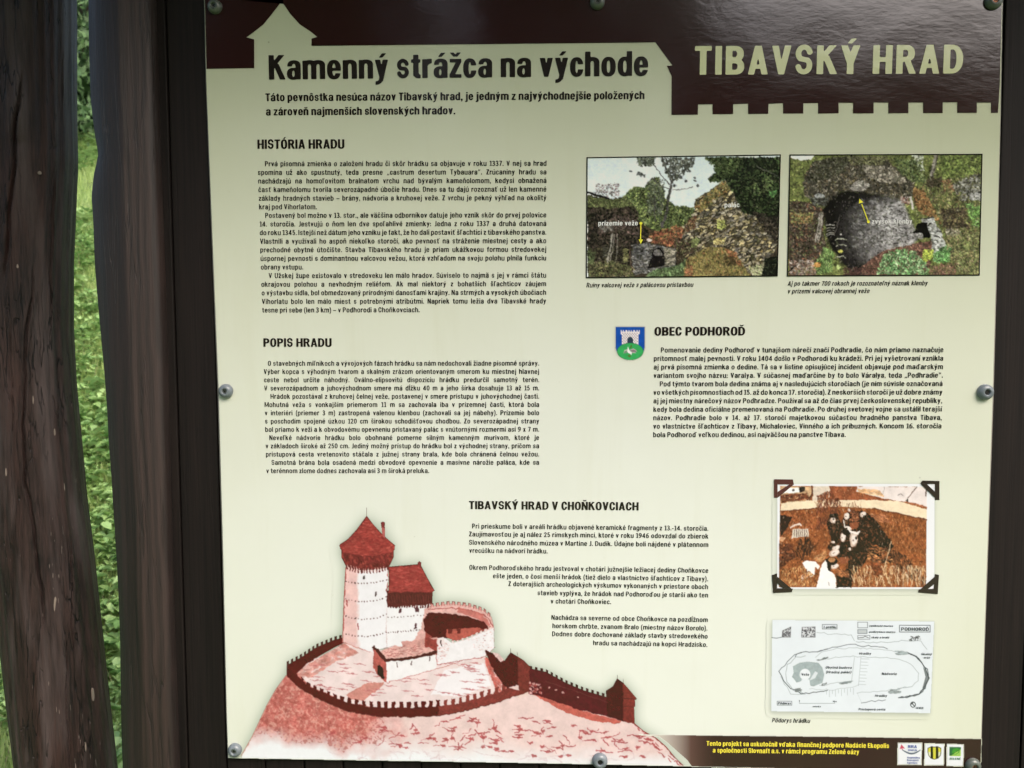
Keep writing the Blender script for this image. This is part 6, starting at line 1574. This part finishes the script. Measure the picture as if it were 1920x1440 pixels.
for i, (c, lab) in enumerate(zip(LG, ("square sponsor logo with pink arrow and grey swoosh", "sponsor logo with yellow and black striped shield", "sponsor logo with a green leaf"))):
    o = c.mesh("sponsor_logo", Y3, M_PIC, board); o["label"] = lab
    rows = {0: [("RRA", 360, 590, 222, 5.6, M_BLUE), ("ZEMPLÍN", 360, 590, 300, 3.4, M_BLUE), ("Regionálna", 345, 665, 490, 3.4, M_BLUE), ("Rozvojová", 340, 630, 555, 3.4, M_BLUE), ("Agentúra", 340, 600, 622, 3.4, M_BLUE)], 1: [], 2: [("ZELENÉ", 1428, 1716, 524, 4.2, mat_ink("logo_green_ink", (60, 110, 84)))]}[i]
    for t, xa, xb, y, cp, mt in rows:
        (a, b_), (c2, d2) = zl([(xa, y), (xb, y + 4)]); caption(t, a, b_, c2, d2, cp, mt, Y4, 0, o, "logo_lettering")

# screws with domed plastic caps
def screw(px_, py_, r, cap_mat, core, lab, top=0.0):
    X, Zz = B(px_, py_)
    e = MB(); n = 28
    prof = [(1.06, -.0006), (1.06, -.0022), (1.0, -.0042), (.86, -.0060), (.68, -.0071), (.50, -.0076), (.40, -.0074), (.36, -.0066), (.34, -.0050)]
    V, F = [], []
    for q, y in prof:
        V += [(X + r * q * math.cos(2 * math.pi * k / n), y, Zz + r * q * math.sin(2 * math.pi * k / n)) for k in range(n)]
    for i in range(len(prof) - 1): F += [[i * n + k, (i + 1) * n + k, (i + 1) * n + (k + 1) % n, i * n + (k + 1) % n] for k in range(n)]
    e.add(V, F)
    s_ = e.build("screw", cap_mat, board, True); s_["label"] = lab
    b = MB(); b.tube([(X, -.0035, Zz), (X, -.0056, Zz)], [r * .335, r * .31], 20); b.build("screw_head", core, s_)
    b = MB()
    a0 = (px_ * .37 + py_ * .11) % 1.5
    for a in (a0, a0 + math.pi / 2):
        b.box(X - r * .22, X + r * .22, -.0060, -.00565 - .0001 * (a > a0), Zz - r * .06, Zz + r * .06, Matrix.Translation((X, 0, Zz)) @ Matrix.Rotation(a, 4, 'Y') @ Matrix.Translation((-X, 0, -Zz)))
    b.build("drive_recess", M_HOLE, s_)
for q in ((404, 13.5, .0086, M_RUBG, M_RUBG, "capped screw in the board's top left corner"), (1120, 5, .0086, M_RUBG, M_RUBG, "capped screw at the middle of the board's top edge"), (1861, 3, .0100, M_RUBG, M_RUST, "open capped screw in the top right corner with rusty core"),
          (424.5, 733, .0088, M_RUB, M_STEEL, "grey capped screw at the middle of the board's left edge"), (1846, 735, .0096, M_RUB, M_HOLE, "shiny grey capped screw at the middle of the right edge"),
          (441.5, 1405, .0088, M_RUB, M_STEEL, "grey capped screw in the bottom left corner"), (1124.5, 1425, .0098, M_RUB, M_HOLE, "grey capped screw at the middle of the bottom edge"), (1823, 1434, .0094, M_RUBG, M_RUST, "grey capped screw in the bottom right corner")):
    screw(*q)

# ------------------------------------------------------------------ grass and ground cover on the slope
M_GRASS = mat_leaf("grass_blade", (0.16, 0.27, 0.06, 1), (0.42, 0.54, 0.19, 1), .45)
M_WEED = mat_leaf("weed_leaf", (0.13, 0.27, 0.07, 1), (0.40, 0.56, 0.22, 1), .4)
M_DRY = mat_leaf("dry_stalk", (0.22, 0.2, 0.1, 1), (0.38, 0.34, 0.2, 1), .6)
rg = np.random.default_rng(21)
def scatter(n, dmax=8.2):
    """points on the slope, dense where the gaps between the posts look out at it, thinner around"""
    d = 2.4 + (dmax - 2.4) * rg.random(n) ** 1.1
    k = rg.random(n)
    s = np.where(k < .62, rg.uniform(.50, .78, n), rg.uniform(-1.0, 1.5, n))
    x = .412 - d * s; y = -.99 + d
    return x, y
def blades(n, name, mat, lo, hi, wlo, whi, lab, dmax=8.2, lean=.55):
    x, y = scatter(n, dmax); z = ground_z(x, y) - .01
    L = rg.uniform(lo, hi, n); w_ = rg.uniform(wlo, whi, n); az = rg.uniform(0, 2 * np.pi, n); ln = rg.uniform(.1, lean, n)
    dx, dy = np.cos(az), np.sin(az); fa = az + np.pi / 2 + rg.uniform(-.5, .5, n); px_, py_ = np.cos(fa) * w_ / 2, np.sin(fa) * w_ / 2
    pts = []
    for t, wk in ((0, 1), (.5, .8), (1, .08)):
        cx = x + dx * L * ln * t * t; cy = y + dy * L * ln * t * t; cz = z + L * t * (1 - .25 * ln * t)
        pts += [np.c_[cx - px_ * wk, cy - py_ * wk, cz], np.c_[cx + px_ * wk, cy + py_ * wk, cz]]
    V = np.stack(pts, 1).reshape(-1, 3); b = np.arange(n)[:, None] * 6
    F = np.concatenate([b + np.array([[0, 1, 3, 2]]), b + np.array([[2, 3, 5, 4]])], 1).reshape(-1, 4)
    o = mesh_obj(name, V, F, mat)
    patch = np.clip(.5 + .5 * np.sin(x * 2.3 + 1.1) * np.sin(y * 1.9) + rg.normal(0, .28, n), 0, 1)
    set_tint(o, np.repeat(patch, 2), 2)
    return tag(o, lab, "grass", kind="stuff")
blades(70000, "grass", M_GRASS, .05, .15, .003, .007, "bright green meadow grass on the slope behind the posts")
blades(1500, "dry_stalks", M_DRY, .10, .26, .002, .0035, "thin pale dry stalks among the meadow grass", 6.0, .9)
def leaves(n_plants, per, name, lab):
    x, y = scatter(n_plants); cl = np.sin(x * 3.1) * np.sin(y * 2.7 + 1) > -.35
    x, y = x[cl], y[cl]; n = len(x)
    X = np.repeat(x, per); Yv = np.repeat(y, per); m = n * per
    az = rg.uniform(0, 2 * np.pi, m); L = rg.uniform(.022, .07, m) * np.repeat(rg.uniform(.7, 1.5, n), per); W = L * rg.uniform(.4, .75, m)
    h_ = np.repeat(rg.uniform(.02, .14, n), per) * rg.uniform(.5, 1.1, m); st = rg.uniform(.005, .05, m); pit = rg.uniform(-.3, .7, m)
    cx = X + np.cos(az) * st; cy = Yv + np.sin(az) * st; cz = ground_z(cx, cy) + h_
    ux, uy, uz = np.cos(az) * np.cos(pit), np.sin(az) * np.cos(pit), np.sin(pit)
    vx, vy, vz = -np.sin(az), np.cos(az), rg.uniform(-.3, .3, m)
    nrm = np.sqrt(1 + vz ** 2); vx, vy, vz = vx / nrm, vy / nrm, vz / nrm
    pts = []
    for a_, b__, dz in ((0, 0, 0), (.35, .5, .06), (.7, .38, .05), (1, 0, -.06), (.7, -.38, .05), (.35, -.5, .06)):
        pts.append(np.c_[cx + ux * L * a_ + vx * W * b__, cy + uy * L * a_ + vy * W * b__, cz + uz * L * a_ + vz * W * b__ + dz * L * 2])
    V = np.stack(pts, 1).reshape(-1, 3); b = np.arange(m)[:, None] * 6
    F = np.concatenate([b + np.array([[0, 1, 2, 3]]), b + np.array([[0, 3, 4, 5]])], 1).reshape(-1, 4)
    o = mesh_obj(name, V, F, M_WEED)
    set_tint(o, np.repeat(np.clip(np.repeat(rg.uniform(.1, .95, n), per) + rg.normal(0, .12, m), 0, 1), 2), 2)
    return tag(o, lab, "ground cover", kind="stuff")
leaves(6500, 6, "leafy_ground_cover", "low broad leaved weeds and clover between the grass")

# ------------------------------------------------------------------ spruces and undergrowth along the top of the slope
M_BARK = mat_wood("rough_bark", (46, 40, 36), (84, 74, 66), fine=40, long=6, rough=.9, bmp=1.0)
M_NEEDLE = mat_leaf("spruce_needles", (0.03, 0.075, 0.028, 1), (0.14, 0.24, 0.09, 1), .6)
M_LEAFD = mat_leaf("bush_leaf", (0.016, 0.045, 0.014, 1), (0.05, 0.10, 0.03, 1), .5)
M_LEAFB = mat_leaf("broad_leaf", (0.03, 0.075, 0.018, 1), (0.09, 0.16, 0.04, 1), .5)
def cards(C, U, Wv, L, W, name, mat, parent, tint):
    """leaf-sized pointed cards: centre, long axis, cross axis"""
    m = len(C)
    pts = [C - U * L[:, None] * .5, C + Wv * W[:, None] * .5, C + U * L[:, None] * .5, C - Wv * W[:, None] * .5]
    V = np.stack(pts, 1).reshape(-1, 3)
    F = (np.arange(m)[:, None] * 4 + np.arange(4)[None, :])
    o = mesh_obj(name, V, F, mat, parent); set_tint(o, tint, 1); return o
def unit(a): return a / np.linalg.norm(a, axis=1)[:, None]
def spruce(x, y, h_, r_, lab, n=26000):
    z0 = float(ground_z(x, y)) - .1
    t = tag(empty("spruce_tree", (x, y, z0)), lab, "spruce", "spruces along the top of the slope")
    b = MB(); b.tube([(x, y, z0), (x + .03, y, z0 + h_ * .5), (x, y, z0 + h_)], [r_ * .075, r_ * .05, .012], 12); b.build("trunk", M_BARK, t, True)
    nb = 150
    bz = .25 + (h_ - .4) * rg.random(nb) ** .9; ba = rg.uniform(0, 2 * np.pi, nb); bl = r_ * (1 - bz / h_) ** .8 * rg.uniform(.7, 1.12, nb) + .08
    k = rg.integers(0, nb, n); f = rg.random(n) ** .65
    L = bl[k]; droop = -.10 * L * f - .38 * L * f * f + .20 * L * np.clip(f - .75, 0, 1)
    side = rg.normal(0, 1, n) * .16 * L * (.4 + f); hang = -np.abs(rg.normal(0, .09, n)) * (1 + f)
    ca, sa = np.cos(ba[k]), np.sin(ba[k])
    C = np.c_[x + ca * L * f - sa * side, y + sa * L * f + ca * side, z0 + bz[k] + droop + hang]
    U = unit(np.c_[ca * .5 + rg.normal(0, .35, n) - sa * np.sign(side) * .4, sa * .5 + rg.normal(0, .35, n) + ca * np.sign(side) * .4, -.75 + rg.normal(0, .35, n)])
    Q = unit(np.cross(U, rg.normal(0, 1, (n, 3))))
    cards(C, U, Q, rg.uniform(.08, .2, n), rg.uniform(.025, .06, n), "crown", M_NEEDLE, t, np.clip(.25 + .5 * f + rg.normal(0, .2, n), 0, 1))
for x, y, h_, r_, lab in ((-4.75, 8.1, 7.5, 1.75, "nearest drooping spruce seen through the gap between log and post"), (-6.9, 8.7, 8.5, 2.0, "tall spruce to the left of the nearest one"), (-3.0, 9.6, 8.0, 2.0, "spruce on the slope top hidden by the plank wall"), (-5.7, 10.8, 9.5, 2.3, "tallest dark spruce standing behind the nearest one"), (-8.6, 10.6, 9.0, 2.2, "leftmost spruce on the slope top")):
    spruce(x, y, h_, r_, lab)
def bush(x, y, rx, ry, rz, lab, mat, n, cat="bush", name="dark_bush", grp=None, ls=(.05, .11), z_off=0.0):
    z0 = float(ground_z(x, y))
    t = tag(empty(name, (x, y, z0)), lab, cat, grp)
    b = MB()
    for k in range(6):
        a = k * 1.05 + rg.uniform(-.3, .3)
        b.tube([(x, y, z0 - .1), (x + math.cos(a) * rx * .3, y + math.sin(a) * ry * .3, z0 + rz * .7), (x + math.cos(a) * rx * .7, y + math.sin(a) * ry * .7, z0 + rz * 1.4)], [.03, .02, .006], 6)
    b.build("stem", M_BARK, t, True)
    nc = 46
    cc = rg.normal(0, 1, (nc, 3)); cc = unit(cc) * rg.uniform(.3, 1, nc)[:, None] ** .5
    k = rg.integers(0, nc, n)
    P = cc[k] + rg.normal(0, .17, (n, 3))
    C = np.c_[x + P[:, 0] * rx, y + P[:, 1] * ry, z0 + rz + P[:, 2] * rz]
    C[:, 2] = np.maximum(C[:, 2], ground_z(C[:, 0], C[:, 1]) + .02)
    U = unit(rg.normal(0, 1, (n, 3)) + [0, 0, -.4]); Q = unit(np.cross(U, rg.normal(0, 1, (n, 3))))
    L = rg.uniform(*ls, n)
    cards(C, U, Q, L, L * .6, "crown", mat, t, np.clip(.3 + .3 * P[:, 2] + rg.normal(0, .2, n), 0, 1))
for x, y, rx, ry, rz, lab in ((-5.1, 7.7, 1.3, .55, .42, "low dark bush under the nearest spruce"), (-7.4, 8.0, 1.4, .7, .5, "low dark bush left of the one under the nearest spruce"), (-5.6, 9.4, 2.2, .8, 1.9, "broad dark bush filling the shade between the spruces")):
    bush(x, y, rx, ry, rz, lab, M_LEAFD, int(7000 * max(1, rz * 1.3)), grp="dark bushes under the spruces")

# ------------------------------------------------------------------ trees in front of the board: they close off part of the sky it mirrors
def broadleaf(x, y, h_, r_, zc, lab, n=9000):
    t = tag(empty("broadleaf_tree", (x, y, 0)), lab, "tree", "trees facing the board")
    b = MB(); b.tube([(x, y, -.1), (x + .1, y, zc * .6), (x, y + .1, h_ * .8)], [.2, .15, .04], 12)
    for k in range(7):
        a = k * .9; zz = zc * rg.uniform(.55, .95)
        b.tube([(x + .05, y, zz), (x + math.cos(a) * r_ * .45, y + math.sin(a) * r_ * .45, zz + r_ * .4), (x + math.cos(a) * r_ * .85, y + math.sin(a) * r_ * .85, zz + r_ * .6)], [.08, .05, .012], 8)
    b.build("trunk", M_BARK, t, True)
    nc = 120; cc = unit(rg.normal(0, 1, (nc, 3))) * (rg.uniform(.25, 1, nc)[:, None] ** .45)
    k = rg.integers(0, nc, n); P = cc[k] + rg.normal(0, .10, (n, 3))
    C = np.c_[x + P[:, 0] * r_, y + P[:, 1] * r_, zc + P[:, 2] * (h_ - zc)]
    C[:, 2] = np.maximum(C[:, 2], .3)
    U = unit(rg.normal(0, 1, (n, 3))); Q = unit(np.cross(U, rg.normal(0, 1, (n, 3)))); L = rg.uniform(.16, .34, n)
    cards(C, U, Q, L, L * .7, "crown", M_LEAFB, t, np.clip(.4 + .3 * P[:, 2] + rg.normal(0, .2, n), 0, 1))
for x, y, h_, r_, zc, lab in ((-4.6, -10.5, 9.5, 3.0, 5.2, "broadleaf tree facing the board on the far left"), (-1.6, -11, 11, 3.4, 5.8, "tall broadleaf tree facing the board's left half"), (1.6, -12.5, 10.5, 2.6, 5.4, "broadleaf tree facing the middle of the board")):
    broadleaf(x, y, h_, r_, zc, lab)
for x, y, rx, ry, rz, lab in ((6.0, -12, 3.6, 2.0, 3.05, "round green bush facing the board's right half"), (11.5, -11, 3.8, 2.2, 3.2, "round green bush furthest right facing the board"), (9.0, -14.5, 4.2, 2.0, 3.6, "round green bush behind the two that face the board's right half"), (0.5, -15, 5.5, 2.0, 2.6, "wide green bush behind the broadleaf trees")):
    bush(x, y, rx, ry, rz, lab, M_LEAFB, 15000, cat="bush", name="green_bush", grp="bushes facing the board", ls=(.16, .34))
